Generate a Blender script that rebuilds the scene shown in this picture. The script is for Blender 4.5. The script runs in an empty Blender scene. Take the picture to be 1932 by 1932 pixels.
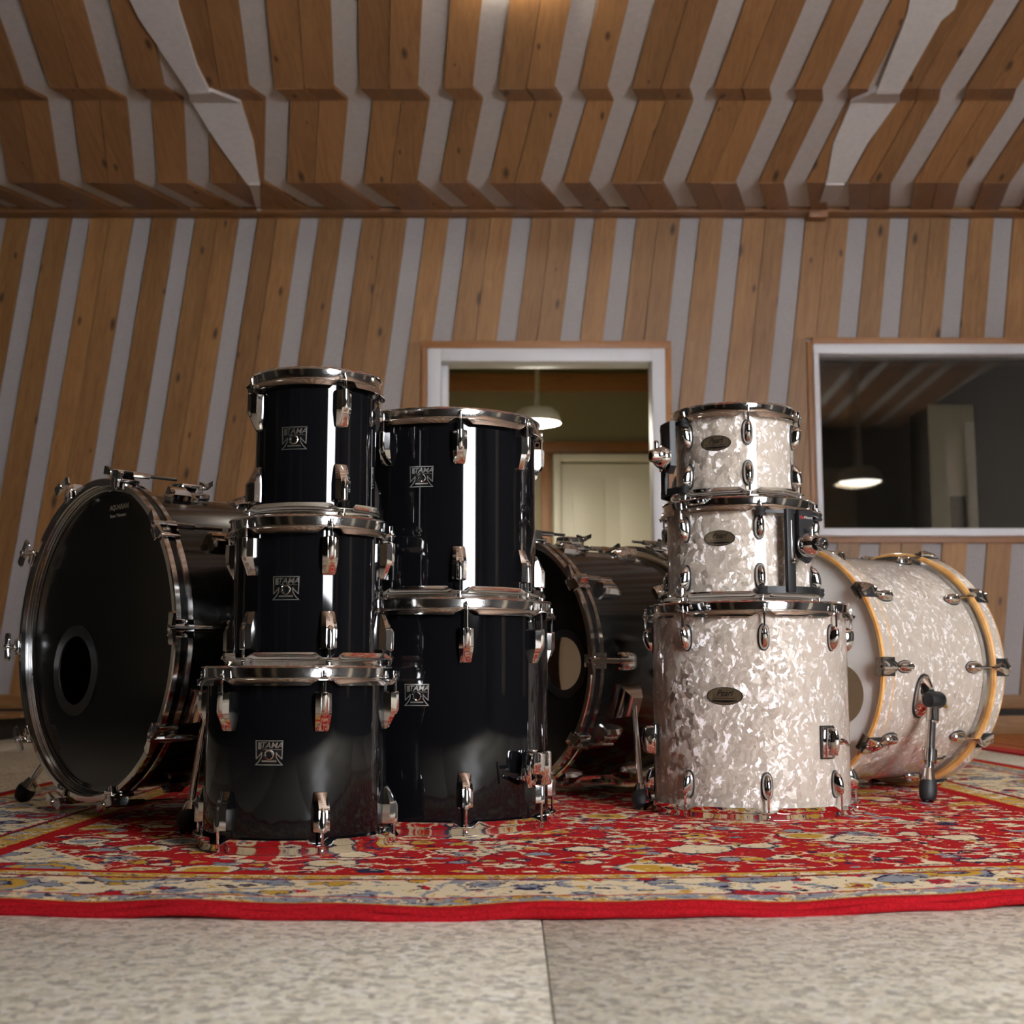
import bpy, bmesh, math, random
from mathutils import Vector, Matrix
random.seed(7)
PI = math.pi
R = math.radians
scene = bpy.context.scene
COL = scene.collection

# ------------------------------------------------------------------ camera
CAM_H = 0.29
PITCH = R(7.18)
FPX = 2500.0
cam_d = bpy.data.cameras.new('camera')
cam = bpy.data.objects.new('camera', cam_d)
COL.objects.link(cam)
cam.location = (0, 0, CAM_H)
cam.rotation_euler = (PI / 2 + PITCH, 0, 0)
cam_d.sensor_width = 36.0
cam_d.sensor_fit = 'HORIZONTAL'
cam_d.lens = FPX / 1932 * 36.0
cam_d.clip_start = 0.02
cam_d.dof.use_dof = True
cam_d.dof.focus_distance = 2.35
cam_d.dof.aperture_fstop = 6.3
scene.camera = cam

# ------------------------------------------------------------------ world: daylight outside the windows
world = bpy.data.worlds.new('daylight')
scene.world = world
world.use_nodes = True
bg = world.node_tree.nodes['Background']
bg.inputs[0].default_value = (0.93, 0.945, 1.0, 1)
bg.inputs[1].default_value = 45.0

# ------------------------------------------------------------------ exposure
vs = scene.view_settings
vs.view_transform = 'Standard'
vs.look = 'None'
vs.gamma = 1.0
vs.use_curve_mapping = False
vs.exposure = 0.0

ADDED_LAMP = 2.5       # emission strength of the two unseen lamps added overhead
BACK_LAMP = 32.0      # the brighter one near the back wall
OFFICE = 170.0        # pendant diffuser in the office
PENDANT = 26.0        # emission strength of the pendant diffusers

# ------------------------------------------------------------------ pixel <-> place helpers (frame 1932 px)
def ray(u, v):
    a = (u - 966) / FPX; b = (966 - v) / FPX
    return Vector((a, math.cos(PITCH) - b * math.sin(PITCH), math.sin(PITCH) + b * math.cos(PITCH)))
def on_plane(u, v, p0, n):
    o = Vector((0, 0, CAM_H)); d = ray(u, v)
    return o + d * ((Vector(p0) - o).dot(n) / d.dot(n))

# ------------------------------------------------------------------ node helper
def lin(r, g, b):
    f = lambda c: ((c / 255 + 0.055) / 1.055) ** 2.4 if c > 10 else c / 255 / 12.92
    return (f(r), f(g), f(b), 1)

class NT:
    def __init__(self, name):
        self.mat = bpy.data.materials.new(name)
        self.mat.use_nodes = True
        self.t = self.mat.node_tree
        self.b = self.t.nodes['Principled BSDF']
    def n(self, typ, **kw):
        nd = self.t.nodes.new(typ)
        for k, v in kw.items(): setattr(nd, k, v)
        return nd
    def set(self, sock, v):
        if isinstance(v, bpy.types.NodeSocket): self.t.links.new(v, sock)
        else: sock.default_value = v
    def m(self, op, a, b=0.0, c=0.0, clamp=False):
        nd = self.n('ShaderNodeMath', operation=op, use_clamp=clamp)
        self.set(nd.inputs[0], a); self.set(nd.inputs[1], b); self.set(nd.inputs[2], c)
        return nd.outputs[0]
    def vm(self, op, a, b=(0, 0, 0)):
        nd = self.n('ShaderNodeVectorMath', operation=op)
        self.set(nd.inputs[0], a); self.set(nd.inputs[1], b)
        return nd.outputs[0]
    def mix(self, fac, a, b, blend='MIX'):
        nd = self.n('ShaderNodeMix', data_type='RGBA', blend_type=blend)
        self.set(nd.inputs[0], fac); self.set(nd.inputs[6], a); self.set(nd.inputs[7], b)
        return nd.outputs[2]
    def lt(self, a, b): return self.m('LESS_THAN', a, b)
    def gt(self, a, b): return self.m('GREATER_THAN', a, b)
    def mapv(self, vec, scale=(1, 1, 1), loc=(0, 0, 0)):
        nd = self.n('ShaderNodeMapping')
        self.set(nd.inputs['Vector'], vec); nd.inputs['Scale'].default_value = scale; self.set(nd.inputs['Location'], loc)
        return nd.outputs[0]
    def noise(self, vec, scale, detail=3.0, rough=0.55, dist=0.0):
        nd = self.n('ShaderNodeTexNoise')
        self.set(nd.inputs['Vector'], vec); nd.inputs['Scale'].default_value = scale
        nd.inputs['Detail'].default_value = detail; nd.inputs['Roughness'].default_value = rough
        nd.inputs['Distortion'].default_value = dist
        return nd
    def voro(self, vec, scale, rand=1.0, feature='F1'):
        nd = self.n('ShaderNodeTexVoronoi', feature=feature)
        self.set(nd.inputs['Vector'], vec); nd.inputs['Scale'].default_value = scale
        nd.inputs['Randomness'].default_value = rand
        return nd
    def ramp(self, fac, stops, interp='LINEAR'):
        nd = self.n('ShaderNodeValToRGB')
        nd.color_ramp.interpolation = interp
        el = nd.color_ramp.elements
        while len(el) < len(stops): el.new(0.5)
        for e, (p, c) in zip(el, stops): e.position = p; e.color = c
        self.set(nd.inputs[0], fac)
        return nd.outputs[0]
    def bump(self, h, strength=0.3, dist=0.01):
        nd = self.n('ShaderNodeBump')
        nd.inputs['Strength'].default_value = strength; nd.inputs['Distance'].default_value = dist
        self.set(nd.inputs['Height'], h)
        return nd.outputs[0]
    def p(self, **kw):
        for k, v in kw.items():
            k = k.replace('_', ' ')
            self.set(self.b.inputs[k], v)
        return self
    def obj(self): return self.n('ShaderNodeTexCoord').outputs['Object']
    def uv(self): return self.n('ShaderNodeTexCoord').outputs['UV']
    def rnd(self): return self.n('ShaderNodeObjectInfo').outputs['Random']

def simple(name, col, rough=0.5, metal=0.0, coat=0.0, **kw):
    k = NT(name)
    k.p(Base_Color=col, Roughness=rough, Metallic=metal)
    if coat: k.p(Coat_Weight=coat, Coat_Roughness=0.03)
    if kw: k.p(**kw)
    return k.mat

M = {}
def build_materials():
    # chrome with a faint haze of pitting
    k = NT('chrome')
    nz = k.noise(k.obj(), 900, 2).outputs[0]
    k.p(Base_Color=(0.80, 0.79, 0.78, 1), Metallic=1.0, Roughness=k.m('MULTIPLY_ADD', nz, 0.08, 0.035))
    M['chrome'] = k.mat
    k = NT('aged_chrome')
    nz = k.noise(k.obj(), 420, 4, 0.7).outputs[0]
    k.p(Base_Color=k.ramp(nz, [(0.25, (0.55, 0.54, 0.51, 1)), (0.55, (0.80, 0.79, 0.77, 1))]), Metallic=1.0,
        Roughness=k.m('MULTIPLY_ADD', nz, 0.16, 0.04))
    M['aged'] = k.mat
    M['steel'] = simple('brushed_steel', (0.55, 0.54, 0.52, 1), 0.25, 1.0)
    # black lacquer with fine scratches
    k = NT('black_lacquer')
    nz = k.noise(k.mapv(k.obj(), (60, 60, 4)), 6, 4, 0.7).outputs[0]
    k.p(Base_Color=(0.0035, 0.0035, 0.0042, 1), Roughness=k.m('MULTIPLY_ADD', nz, 0.05, 0.02), Specular_IOR_Level=0.36)
    M['black'] = k.mat
    k = NT('black_wrap')
    nz = k.noise(k.mapv(k.obj(), (40, 4, 40)), 5, 3, 0.6).outputs[0]
    k.p(Base_Color=(0.006, 0.0065, 0.0068, 1), Roughness=k.m('MULTIPLY_ADD', nz, 0.08, 0.15), Coat_Weight=0.4, Coat_Roughness=0.05)
    M['blackwrap'] = k.mat
    M['blackhead'] = simple('black_film_head', (0.006, 0.006, 0.0065, 1), 0.16)
    M['rubber'] = simple('black_rubber', (0.010, 0.010, 0.011, 1), 0.55)
    M['plastic'] = simple('black_plastic', (0.007, 0.007, 0.008, 1), 0.5)
    M['inlay'] = simple('black_hoop_inlay', (0.005, 0.005, 0.006, 1), 0.18)
    M['whitehead'] = simple('coated_white_head', lin(244, 241, 233), 0.5)
    k = NT('cream_batter_head')
    k.p(Base_Color=lin(226, 216, 192), Roughness=0.5)
    tl_ = k.n('ShaderNodeBsdfTranslucent'); tl_.inputs[0].default_value = lin(226, 216, 192)
    mx = k.n('ShaderNodeMixShader'); mx.inputs[0].default_value = 0.55
    k.t.links.new(k.b.outputs[0], mx.inputs[1]); k.t.links.new(tl_.outputs[0], mx.inputs[2])
    k.t.links.new(mx.outputs[0], k.t.nodes['Material Output'].inputs[0])
    M['creamhead'] = k.mat
    M['darkpanel'] = simple('charcoal_acoustic_panel', lin(50, 48, 46), 0.9)
    M['beigepanel'] = simple('beige_panel', lin(140, 130, 114), 0.8)  # for unseen panels added to vary the chrome reflections
    M['inside'] = simple('raw_shell_inside', (0.05, 0.022, 0.010, 1), 0.6)
    M['paleside'] = simple('pale_shell_inside', lin(176, 150, 118), 0.6)
    M['print'] = simple('white_print', (0.55, 0.53, 0.46, 1), 0.5)
    M['redprint'] = simple('red_print', lin(190, 40, 35), 0.5)
    M['silverline'] = simple('badge_silver_line', (0.78, 0.76, 0.70, 1), 0.32, 1.0)
    M['badgeblack'] = simple('badge_black', (0.006, 0.006, 0.006, 1), 0.22)
    M['bronze'] = simple('badge_bronze', (0.33, 0.25, 0.16, 1), 0.25, 0.9)
    # white marine pearl wrap: overlapping shards that tilt the base reflection, under a clear coat
    k = NT('white_marine_pearl')
    o = k.obj()
    wob = k.noise(o, 18, 3, 0.6)
    o2 = k.vm('ADD', o, k.vm('SCALE', k.vm('SUBTRACT', wob.outputs['Color'], (0.5, 0.5, 0.5))))
    o2.node.inputs[1].links[0].from_node.inputs['Scale'].default_value = 0.05
    v1 = k.voro(k.mapv(o2, (1.0, 1.0, 0.55)), 112)
    v2 = k.voro(k.mapv(o2, (1.0, 1.0, 0.8), (3.1, 1.7, 0.4)), 170)
    tilt = k.vm('ADD', k.vm('SUBTRACT', v1.outputs['Color'], (0.5, 0.5, 0.5)),
                k.vm('MULTIPLY', k.vm('SUBTRACT', v2.outputs['Color'], (0.5, 0.5, 0.5)), (0.6, 0.6, 0.6)))
    geo = k.n('ShaderNodeNewGeometry')
    nrm = k.vm('NORMALIZE', k.vm('ADD', geo.outputs['Normal'], k.vm('MULTIPLY', tilt, (0.42, 0.42, 0.42))))
    sep = k.n('ShaderNodeSeparateColor'); k.set(sep.inputs[0], v1.outputs['Color'])
    sep2 = k.n('ShaderNodeSeparateColor'); k.set(sep2.inputs[0], v2.outputs['Color'])
    big = k.noise(o, 9, 2).outputs[0]
    col = k.ramp(k.m('ADD', k.m('MULTIPLY', sep.outputs[0], 0.62), k.m('MULTIPLY', sep2.outputs[0], 0.38)),
                 [(0.0, lin(166, 155, 142)), (0.5, lin(174, 163, 150)), (0.72, lin(182, 171, 158)), (0.80, lin(232, 228, 226)), (1.0, lin(246, 245, 246))])
    col = k.mix(k.m('MULTIPLY', big, 0.35), col, lin(184, 168, 148))
    k.p(Base_Color=col, Roughness=0.30, Metallic=0.04, Specular_IOR_Level=0.35, Normal=nrm, Coat_Weight=1.0, Coat_IOR=1.33, Coat_Roughness=0.02, Coat_Normal=geo.outputs['Normal'])
    M['pearl'] = k.mat
    k = NT('maple_hoop_edge')
    nz = k.noise(k.obj(), 30, 3).outputs[0]
    k.p(Base_Color=k.ramp(nz, [(0.3, lin(196, 136, 70)), (0.7, lin(222, 172, 104))]), Roughness=0.3, Coat_Weight=0.5)
    M['maple'] = k.mat
    # spruce boards, long grain along local Y, tint per board
    def wood(name, dark, mid, light, knots=True):
        k = NT(name)
        o = k.obj(); rn = k.rnd()
        off = k.n('ShaderNodeCombineXYZ')
        k.set(off.inputs[0], k.m('MULTIPLY', rn, 37.0)); k.set(off.inputs[1], k.m('MULTIPLY', rn, 61.0))
        oo = k.vm('ADD', o, off.outputs[0])
        big = k.noise(k.mapv(oo, (1, 0.35, 1)), 3.0, 2).outputs[0]
        warp = k.noise(k.mapv(oo, (5, 1.1, 5)), 2.2, 2).outputs['Color']
        gv = k.vm('ADD', k.mapv(oo, (70, 2.2, 70)), k.vm('MULTIPLY', warp, (5, 5, 5)))
        gr = k.noise(gv, 1.0, 4, 0.6).outputs[0]
        col = k.ramp(k.m('ADD', k.m('MULTIPLY', gr, 0.6), k.m('MULTIPLY', big, 0.4)), [(0.30, dark), (0.5, mid), (0.70, light)])
        if knots:
            kv = k.voro(k.vm('ADD', k.mapv(oo, (7.0, 2.6, 0.0)), k.vm('MULTIPLY', warp, (0.12, 0.12, 0.0))), 1.0)
            kv.voronoi_dimensions = '2D'
            sc = k.n('ShaderNodeSeparateColor'); k.set(sc.inputs[0], kv.outputs['Color'])
            rad = k.m('MULTIPLY_ADD', sc.outputs[1], 0.10, 0.035)
            kk = k.m('SUBTRACT', 1.0, k.m('DIVIDE', kv.outputs['Distance'], rad), 0, True)
            kk = k.m('MULTIPLY', k.m('MULTIPLY', kk, 1.6, 0, True), k.gt(sc.outputs[0], 0.42))
            col = k.mix(k.m('MULTIPLY', kk, 0.9), col, lin(48, 25, 12))
        tint = k.m('MULTIPLY_ADD', rn, 0.34, 0.83)
        col = k.mix(1.0, col, k.n('ShaderNodeCombineColor').outputs[0], 'MULTIPLY')
        cc = col.node.inputs[7].links[0].from_node
        for i in range(3): k.set(cc.inputs[i], tint)
        k.p(Base_Color=col, Roughness=0.5, Normal=k.bump(gr, 0.15, 0.004))
        return k.mat
    M['wood'] = wood('spruce_wall_board', lin(114, 75, 38), lin(137, 96, 53), lin(155, 114, 68))
    M['ceilwood'] = wood('spruce_ceiling_board', lin(110, 74, 42), lin(132, 92, 55), lin(148, 106, 66))
    M['trimwood'] = wood('spruce_trim', lin(128, 84, 48), lin(148, 100, 60), lin(164, 116, 72), False)
    # woven grey felt strips
    k = NT('grey_felt')
    nz = k.noise(k.obj(), 160, 3).outputs[0]
    k.p(Base_Color=k.ramp(nz, [(0.3, lin(151, 144, 142)), (0.7, lin(163, 156, 154))]), Roughness=0.95, Normal=k.bump(nz, 0.1, 0.002))
    M['felt'] = k.mat
    k = NT('white_plaster')
    nz = k.noise(k.obj(), 40, 4).outputs[0]
    k.p(Base_Color=k.ramp(nz, [(0.3, lin(178, 170, 165)), (0.7, lin(188, 180, 175))]), Roughness=0.8)
    M['plaster'] = k.mat
    M['whitepaint'] = simple('white_paint', lin(206, 204, 206), 0.45)
    M['doorpaint'] = simple('cream_door_paint', lin(214, 208, 192), 0.45)
    M['olive'] = simple('olive_wall_paint', lin(150, 142, 112), 0.8)
    M['darkwall'] = simple('dark_control_room_wall', lin(40, 36, 32), 0.8)
    M['darkgap'] = simple('dark_recess', lin(38, 32, 26), 0.8)
    M['cabinet'] = simple('grey_white_cabinet', lin(176, 172, 160), 0.5)
    # terrazzo
    k = NT('terrazzo')
    o = k.obj()
    rn = k.rnd()
    off = k.n('ShaderNodeCombineXYZ'); k.set(off.inputs[0], k.m('MULTIPLY', rn, 19.0)); k.set(off.inputs[1], k.m('MULTIPLY', rn, 7.0))
    o = k.vm('ADD', o, off.outputs[0])
    w = k.noise(o, 60, 2).outputs['Color']
    ov = k.vm('ADD', o, k.vm('MULTIPLY', w, (0.012, 0.012, 0)))
    v = k.voro(ov, 95)
    sc = k.n('ShaderNodeSeparateColor'); k.set(sc.inputs[0], v.outputs['Color'])
    chips = k.ramp(sc.outputs[0], [(0.0, lin(118, 112, 98)), (0.20, lin(166, 160, 142)), (0.42, lin(222, 214, 192)), (0.66, lin(238, 231, 210)), (0.86, lin(244, 242, 234)), (1.0, lin(176, 156, 124))])
    v2 = k.voro(ov, 240)
    sc2 = k.n('ShaderNodeSeparateColor'); k.set(sc2.inputs[0], v2.outputs['Color'])
    col = k.mix(0.38, chips, k.ramp(sc2.outputs[0], [(0, lin(112, 106, 94)), (0.4, lin(216, 208, 187)), (1, lin(248, 243, 228))]))
    big = k.noise(o, 3.5, 3).outputs[0]
    col = k.mix(k.m('MULTIPLY', big, 0.22), col, lin(200, 190, 164))
    k.p(Base_Color=col, Roughness=k.m('MULTIPLY_ADD', big, 0.2, 0.38))
    M['terrazzo'] = k.mat
    M['grout'] = simple('floor_bed', lin(104, 96, 84), 0.9)
    # glass pane
    k = NT('window_glass')
    k.t.nodes.remove(k.b)
    tr = k.n('ShaderNodeBsdfTransparent'); tr.inputs[0].default_value = (0.90, 0.88, 0.84, 1)
    gl = k.n('ShaderNodeBsdfGlossy'); gl.inputs['Roughness'].default_value = 0.015
    fr = k.n('ShaderNodeFresnel'); fr.inputs[0].default_value = 1.5
    mx = k.n('ShaderNodeMixShader')
    k.set(mx.inputs[0], fr.outputs[0]); k.t.links.new(tr.outputs[0], mx.inputs[1]); k.t.links.new(gl.outputs[0], mx.inputs[2])
    k.t.links.new(mx.outputs[0], k.t.nodes['Material Output'].inputs[0])
    M['glass'] = k.mat
    def emit(name, col, st):
        k = NT(name)
        k.p(Base_Color=(0.8, 0.8, 0.8, 1), Emission_Color=col, Emission_Strength=st)
        return k.mat
    M['lamp'] = emit('opal_ceiling_lamp', (1.0, 0.93, 0.82, 1), ADDED_LAMP)
    M['backlamp'] = emit('opal_ceiling_lamp_bright', (1.0, 0.93, 0.80, 1), BACK_LAMP)
    M['officelamp'] = emit('office_pendant_diffuser', (1.0, 0.93, 0.78, 1), OFFICE)
    M['pend'] = emit('pendant_diffuser', (1.0, 0.95, 0.86, 1), PENDANT)
    M['shade'] = simple('pendant_shade', lin(206, 196, 170), 0.4)
    M['redpile'] = red_pile()
    M['rug'] = rug_mat()
    M['rug2'] = rug2_mat()

RED = lin(184, 24, 29); CREAM = lin(232, 213, 176); GOLD = lin(206, 160, 58); GREY = lin(146, 150, 158); NAVY = lin(44, 42, 72); CRIM = lin(140, 20, 34)

def red_pile():
    k = NT('red_wool_binding')
    nz = k.noise(k.obj(), 260, 4).outputs[0]
    k.p(Base_Color=k.ramp(nz, [(0.3, lin(124, 10, 18)), (0.7, lin(160, 20, 28))]), Roughness=0.95, Specular_IOR_Level=0.1, Normal=k.bump(nz, 0.5, 0.003))
    return k.mat

def floral(k, vec, base, c1, c2, c3, c4, ol, s1, s2, seed):
    """Layers of rosettes, leaves and stems over a ground colour, with the ragged edge of woven pile."""
    wob = k.noise(vec, 30, 2).outputs['Color']
    rag = k.noise(vec, 170, 2, 0.7).outputs['Color']
    wv = k.vm('ADD', k.vm('ADD', vec, (seed, seed * 0.7, 0)), k.vm('MULTIPLY', k.vm('SUBTRACT', wob, (0.5, 0.5, 0.5)), (0.038, 0.038, 0)))
    wv = k.vm('ADD', wv, k.vm('MULTIPLY', k.vm('SUBTRACT', rag, (0.5, 0.5, 0.5)), (0.022, 0.022, 0)))
    # stems
    st = k.noise(wv, 8.0, 1).outputs[0]
    line = k.lt(k.m('ABSOLUTE', k.m('SUBTRACT', st, 0.5)), 0.014)
    col = k.mix(line, base, c2)
    # small leaves
    v3 = k.voro(wv, s2 * 2.1)
    s = k.n('ShaderNodeSeparateColor'); k.set(s.inputs[0], v3.outputs['Color'])
    leafc = k.ramp(s.outputs[1], [(0, c2), (0.42, c3), (0.62, c1), (0.80, ol)], 'CONSTANT')
    col = k.mix(k.m('MULTIPLY', k.lt(v3.outputs['Distance'], 0.36), k.gt(s.outputs[0], 0.52)), col, leafc)
    # middle flowers
    v2 = k.voro(wv, s2, 0.9)
    s = k.n('ShaderNodeSeparateColor'); k.set(s.inputs[0], v2.outputs['Color'])
    d = v2.outputs['Distance']
    on = k.gt(s.outputs[2], 0.30)
    rim = k.ramp(s.outputs[0], [(0, c2), (0.5, c1), (0.75, c3)], 'CONSTANT')
    cor = k.ramp(s.outputs[1], [(0, c4), (0.4, c1), (0.7, c3)], 'CONSTANT')
    for lim, c in ((0.46, ol), (0.41, rim), (0.22, ol), (0.17, cor)):
        col = k.mix(k.m('MULTIPLY', on, k.lt(d, lim)), col, c)
    # large rosettes and palmettes
    v1 = k.voro(wv, s1, 0.8)
    s = k.n('ShaderNodeSeparateColor'); k.set(s.inputs[0], v1.outputs['Color'])
    d = v1.outputs['Distance']
    on = k.gt(s.outputs[2], 0.18)
    pet = k.ramp(s.outputs[0], [(0, c1), (0.38, c3), (0.58, c2)], 'CONSTANT')
    pet2 = k.ramp(s.outputs[1], [(0, c4), (0.45, c2), (0.75, c1)], 'CONSTANT')
    for lim, c in ((0.44, ol), (0.415, c2), (0.36, pet), (0.27, ol), (0.25, c2), (0.20, pet2), (0.11, ol), (0.08, c4)):
        col = k.mix(k.m('MULTIPLY', on, k.lt(d, lim)), col, c)
    # single dark and light knots
    v4 = k.voro(wv, s2 * 6.5)
    s = k.n('ShaderNodeSeparateColor'); k.set(s.inputs[0], v4.outputs['Color'])
    fl = k.ramp(s.outputs[1], [(0, ol), (0.45, c2), (0.75, c1)], 'CONSTANT')
    col = k.mix(k.m('MULTIPLY', k.lt(v4.outputs['Distance'], 0.42), k.gt(s.outputs[0], 0.80)), col, fl)
    return col

RUG = dict(l=-1.24, r=1.60, depth=3.5)
def rug_mat():
    k = NT('patterned_wool_rug')
    uv = k.uv()
    sp = k.n('ShaderNodeSeparateXYZ'); k.set(sp.inputs[0], uv)
    u, v = sp.outputs[0], sp.outputs[1]
    jag = k.noise(uv, 95, 2).outputs[0]
    jag = k.m('MULTIPLY', k.m('SUBTRACT', jag, 0.5), 0.010)
    a = k.m('MULTIPLY', k.m('SUBTRACT', u, RUG['l']), 0.62)
    b = k.m('MULTIPLY', k.m('SUBTRACT', RUG['r'], u), 0.50)
    side = k.m('MINIMUM', a, b)
    back = k.m('MULTIPLY', k.m('SUBTRACT', RUG['depth'], v), 0.6)
    d = k.m('ADD', k.m('MINIMUM', k.m('MINIMUM', v, back), side), jag)
    fa = floral(k, uv, RED, GOLD, CREAM, GREY, RED, NAVY, 6.2, 17.0, 0.3)
    fb = floral(k, uv, CREAM, GOLD, GREY, RED, CRIM, NAVY, 6.2, 17.0, 4.1)
    fg = floral(k, uv, GREY, GOLD, CREAM, NAVY, NAVY, NAVY, 22.0, 40.0, 8.8)
    fy = floral(k, uv, GOLD, CREAM, CREAM, GREY, NAVY, NAVY, 26.0, 44.0, 2.2)
    # corner spandrels of the field: cream ground beyond a scalloped arc
    uc = (RUG['l'] + RUG['r']) / 2
    du = k.m('ABSOLUTE', k.m('SUBTRACT', u, uc + 0.0))
    sc = k.m('MULTIPLY', k.m('SINE', k.m('MULTIPLY', k.m('ADD', u, v), 38.0)), 0.022)
    arc = k.m('ADD', k.m('ADD', k.m('MULTIPLY', du, 1.0), k.m('MULTIPLY', v, -0.75)), sc)
    corner = k.gt(k.m('ADD', arc, k.m('MULTIPLY', jag, 3.0)), 0.583)
    cedge = k.gt(k.m('ADD', arc, k.m('MULTIPLY', jag, 3.0)), 0.575)
    fa = k.mix(cedge, fa, CREAM)
    fa = k.mix(corner, fa, fb)
    col = RED
    for lim, c in ((0.020, GOLD), (0.025, fg), (0.066, RED), (0.072, fb), (0.205, RED), (0.210, NAVY), (0.214, fy), (0.246, GOLD), (0.251, RED), (0.272, fa)):
        col = k.mix(k.gt(d, lim), col, c)
    fine = k.noise(uv, 700, 2).outputs[0]
    tone = k.ramp(fine, [(0.25, (0.78, 0.78, 0.78, 1)), (0.75, (1, 1, 1, 1))])
    col = k.mix(1.0, col, tone, 'MULTIPLY')
    k.p(Base_Color=col, Roughness=0.95, Specular_IOR_Level=0.1, Normal=k.bump(fine, 0.5, 0.002))
    return k.mat

def rug2_mat():
    k = NT('orange_red_rug')
    uv = k.uv()
    sp = k.n('ShaderNodeSeparateXYZ'); k.set(sp.inputs[0], uv)
    u, v = sp.outputs[0], sp.outputs[1]
    d = u
    OR = lin(178, 104, 26); BR = lin(146, 62, 18)
    f = floral(k, uv, BR, OR, GOLD, RED, CRIM, CRIM, 5.0, 12.0, 1.3)
    big = k.noise(uv, 2.2, 2).outputs[0]
    f = k.mix(k.m('MULTIPLY_ADD', big, 1.2, 0.05, True), f, OR)
    col = RED
    for lim, c in ((0.10, OR), (0.17, BR), (0.22, f)):
        col = k.mix(k.gt(d, lim), col, c)
    k.p(Base_Color=col, Roughness=0.9)
    return k.mat

# ------------------------------------------------------------------ mesh builder
class MB:
    def __init__(self): self.v = []; self.f = []
    def add(self, verts, faces, mat=None):
        o = len(self.v)
        for p in verts:
            p = Vector(p)
            self.v.append(tuple(mat @ p) if mat else tuple(p))
        self.f += [tuple(i + o for i in q) for q in faces]
        return self
    def box(self, c, s, bev=0.0, mat=None):
        cx, cy, cz = c; hx, hy, hz = s[0] / 2, s[1] / 2, s[2] / 2
        if bev <= 0:
            vs_ = [(cx + sx * hx, cy + sy * hy, cz + sz * hz) for sx in (-1, 1) for sy in (-1, 1) for sz in (-1, 1)]
            return self.add(vs_, [(0, 1, 3, 2), (4, 6, 7, 5), (0, 4, 5, 1), (2, 3, 7, 6), (0, 2, 6, 4), (1, 5, 7, 3)], mat)
        bm = bmesh.new(); bmesh.ops.create_cube(bm, size=1.0)
        for q in bm.verts: q.co = Vector((q.co.x * s[0], q.co.y * s[1], q.co.z * s[2]))
        bmesh.ops.bevel(bm, geom=list(bm.edges), offset=min(bev, 0.49 * min(s)), segments=2, affect='EDGES', profile=0.5)
        bm.verts.index_update()
        vs_ = [q.co + Vector(c) for q in bm.verts]; fs = [tuple(x.index for x in q.verts) for q in bm.faces]
        bm.free()
        return self.add(vs_, fs, mat)
    def lathe(self, prof, n=64, closed=True, mat=None, caps=False):
        """profile (r, z) turned about Z"""
        vs_, fs = [], []
        m = len(prof)
        for i in range(n):
            a = 2 * PI * i / n
            for r, z in prof: vs_.append((r * math.sin(a), -r * math.cos(a), z))
        for i in range(n):
            j = (i + 1) % n
            for q in range(m if closed else m - 1):
                w = (q + 1) % m
                fs.append((i * m + q, j * m + q, j * m + w, i * m + w))
        if caps:
            fs.append(tuple(i * m for i in range(n))); fs.append(tuple(i * m + m - 1 for i in range(n))[::-1])
        return self.add(vs_, fs, mat)
    def tube(self, pts, r, n=10, caps=True, mat=None):
        pts = [Vector(p) for p in pts]
        rr = r if isinstance(r, (list, tuple)) else [r] * len(pts)
        vs_, fs = [], []
        ref = None
        for i, p in enumerate(pts):
            t = (pts[min(i + 1, len(pts) - 1)] - pts[max(i - 1, 0)]).normalized()
            if ref is None:
                ref = t.orthogonal().normalized()
            ref = (ref - t * ref.dot(t)).normalized()
            bi = t.cross(ref)
            for q in range(n):
                a = 2 * PI * q / n
                vs_.append(p + (ref * math.cos(a) + bi * math.sin(a)) * rr[i])
        for i in range(len(pts) - 1):
            for q in range(n):
                w = (q + 1) % n
                fs.append((i * n + q, i * n + w, (i + 1) * n + w, (i + 1) * n + q))
        if caps:
            fs.append(tuple(range(n))[::-1]); fs.append(tuple((len(pts) - 1) * n + q for q in range(n)))
        return self.add(vs_, fs, mat)
    def loft(self, secs, caps=True, mat=None):
        n = len(secs[0]); vs_ = [p for s in secs for p in s]; fs = []
        for i in range(len(secs) - 1):
            for q in range(n):
                w = (q + 1) % n
                fs.append((i * n + q, i * n + w, (i + 1) * n + w, (i + 1) * n + q))
        if caps:
            fs.append(tuple(range(n))[::-1]); fs.append(tuple((len(secs) - 1) * n + q for q in range(n)))
        return self.add(vs_, fs, mat)
    def prism(self, poly, z0, z1, mat=None):
        """2D polygon (x, y) extruded along z"""
        n = len(poly)
        vs_ = [(x, y, z0) for x, y in poly] + [(x, y, z1) for x, y in poly]
        fs = [tuple(range(n))[::-1], tuple(range(n, 2 * n))] + [(i, (i + 1) % n, n + (i + 1) % n, n + i) for i in range(n)]
        return self.add(vs_, fs, mat)
    def mesh(self, name, mat, sharp=35):
        me = bpy.data.meshes.new(name)
        me.from_pydata(self.v, [], self.f)
        bm = bmesh.new(); bm.from_mesh(me)
        bmesh.ops.remove_doubles(bm, verts=bm.verts, dist=1e-6)
        bmesh.ops.recalc_face_normals(bm, faces=bm.faces)
        lim = R(sharp)
        for e in bm.edges:
            e.smooth = not (len(e.link_faces) != 2 or e.calc_face_angle(0) > lim)
        for q in bm.faces: q.smooth = True
        bm.to_mesh(me); bm.free()
        me.materials.append(M[mat] if isinstance(mat, str) else mat)
        return me
    def build(self, name, mat, parent=None, loc=(0, 0, 0), rot=(0, 0, 0), sharp=35):
        return put(self.mesh(name, mat, sharp), name, parent, loc, rot)

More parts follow.
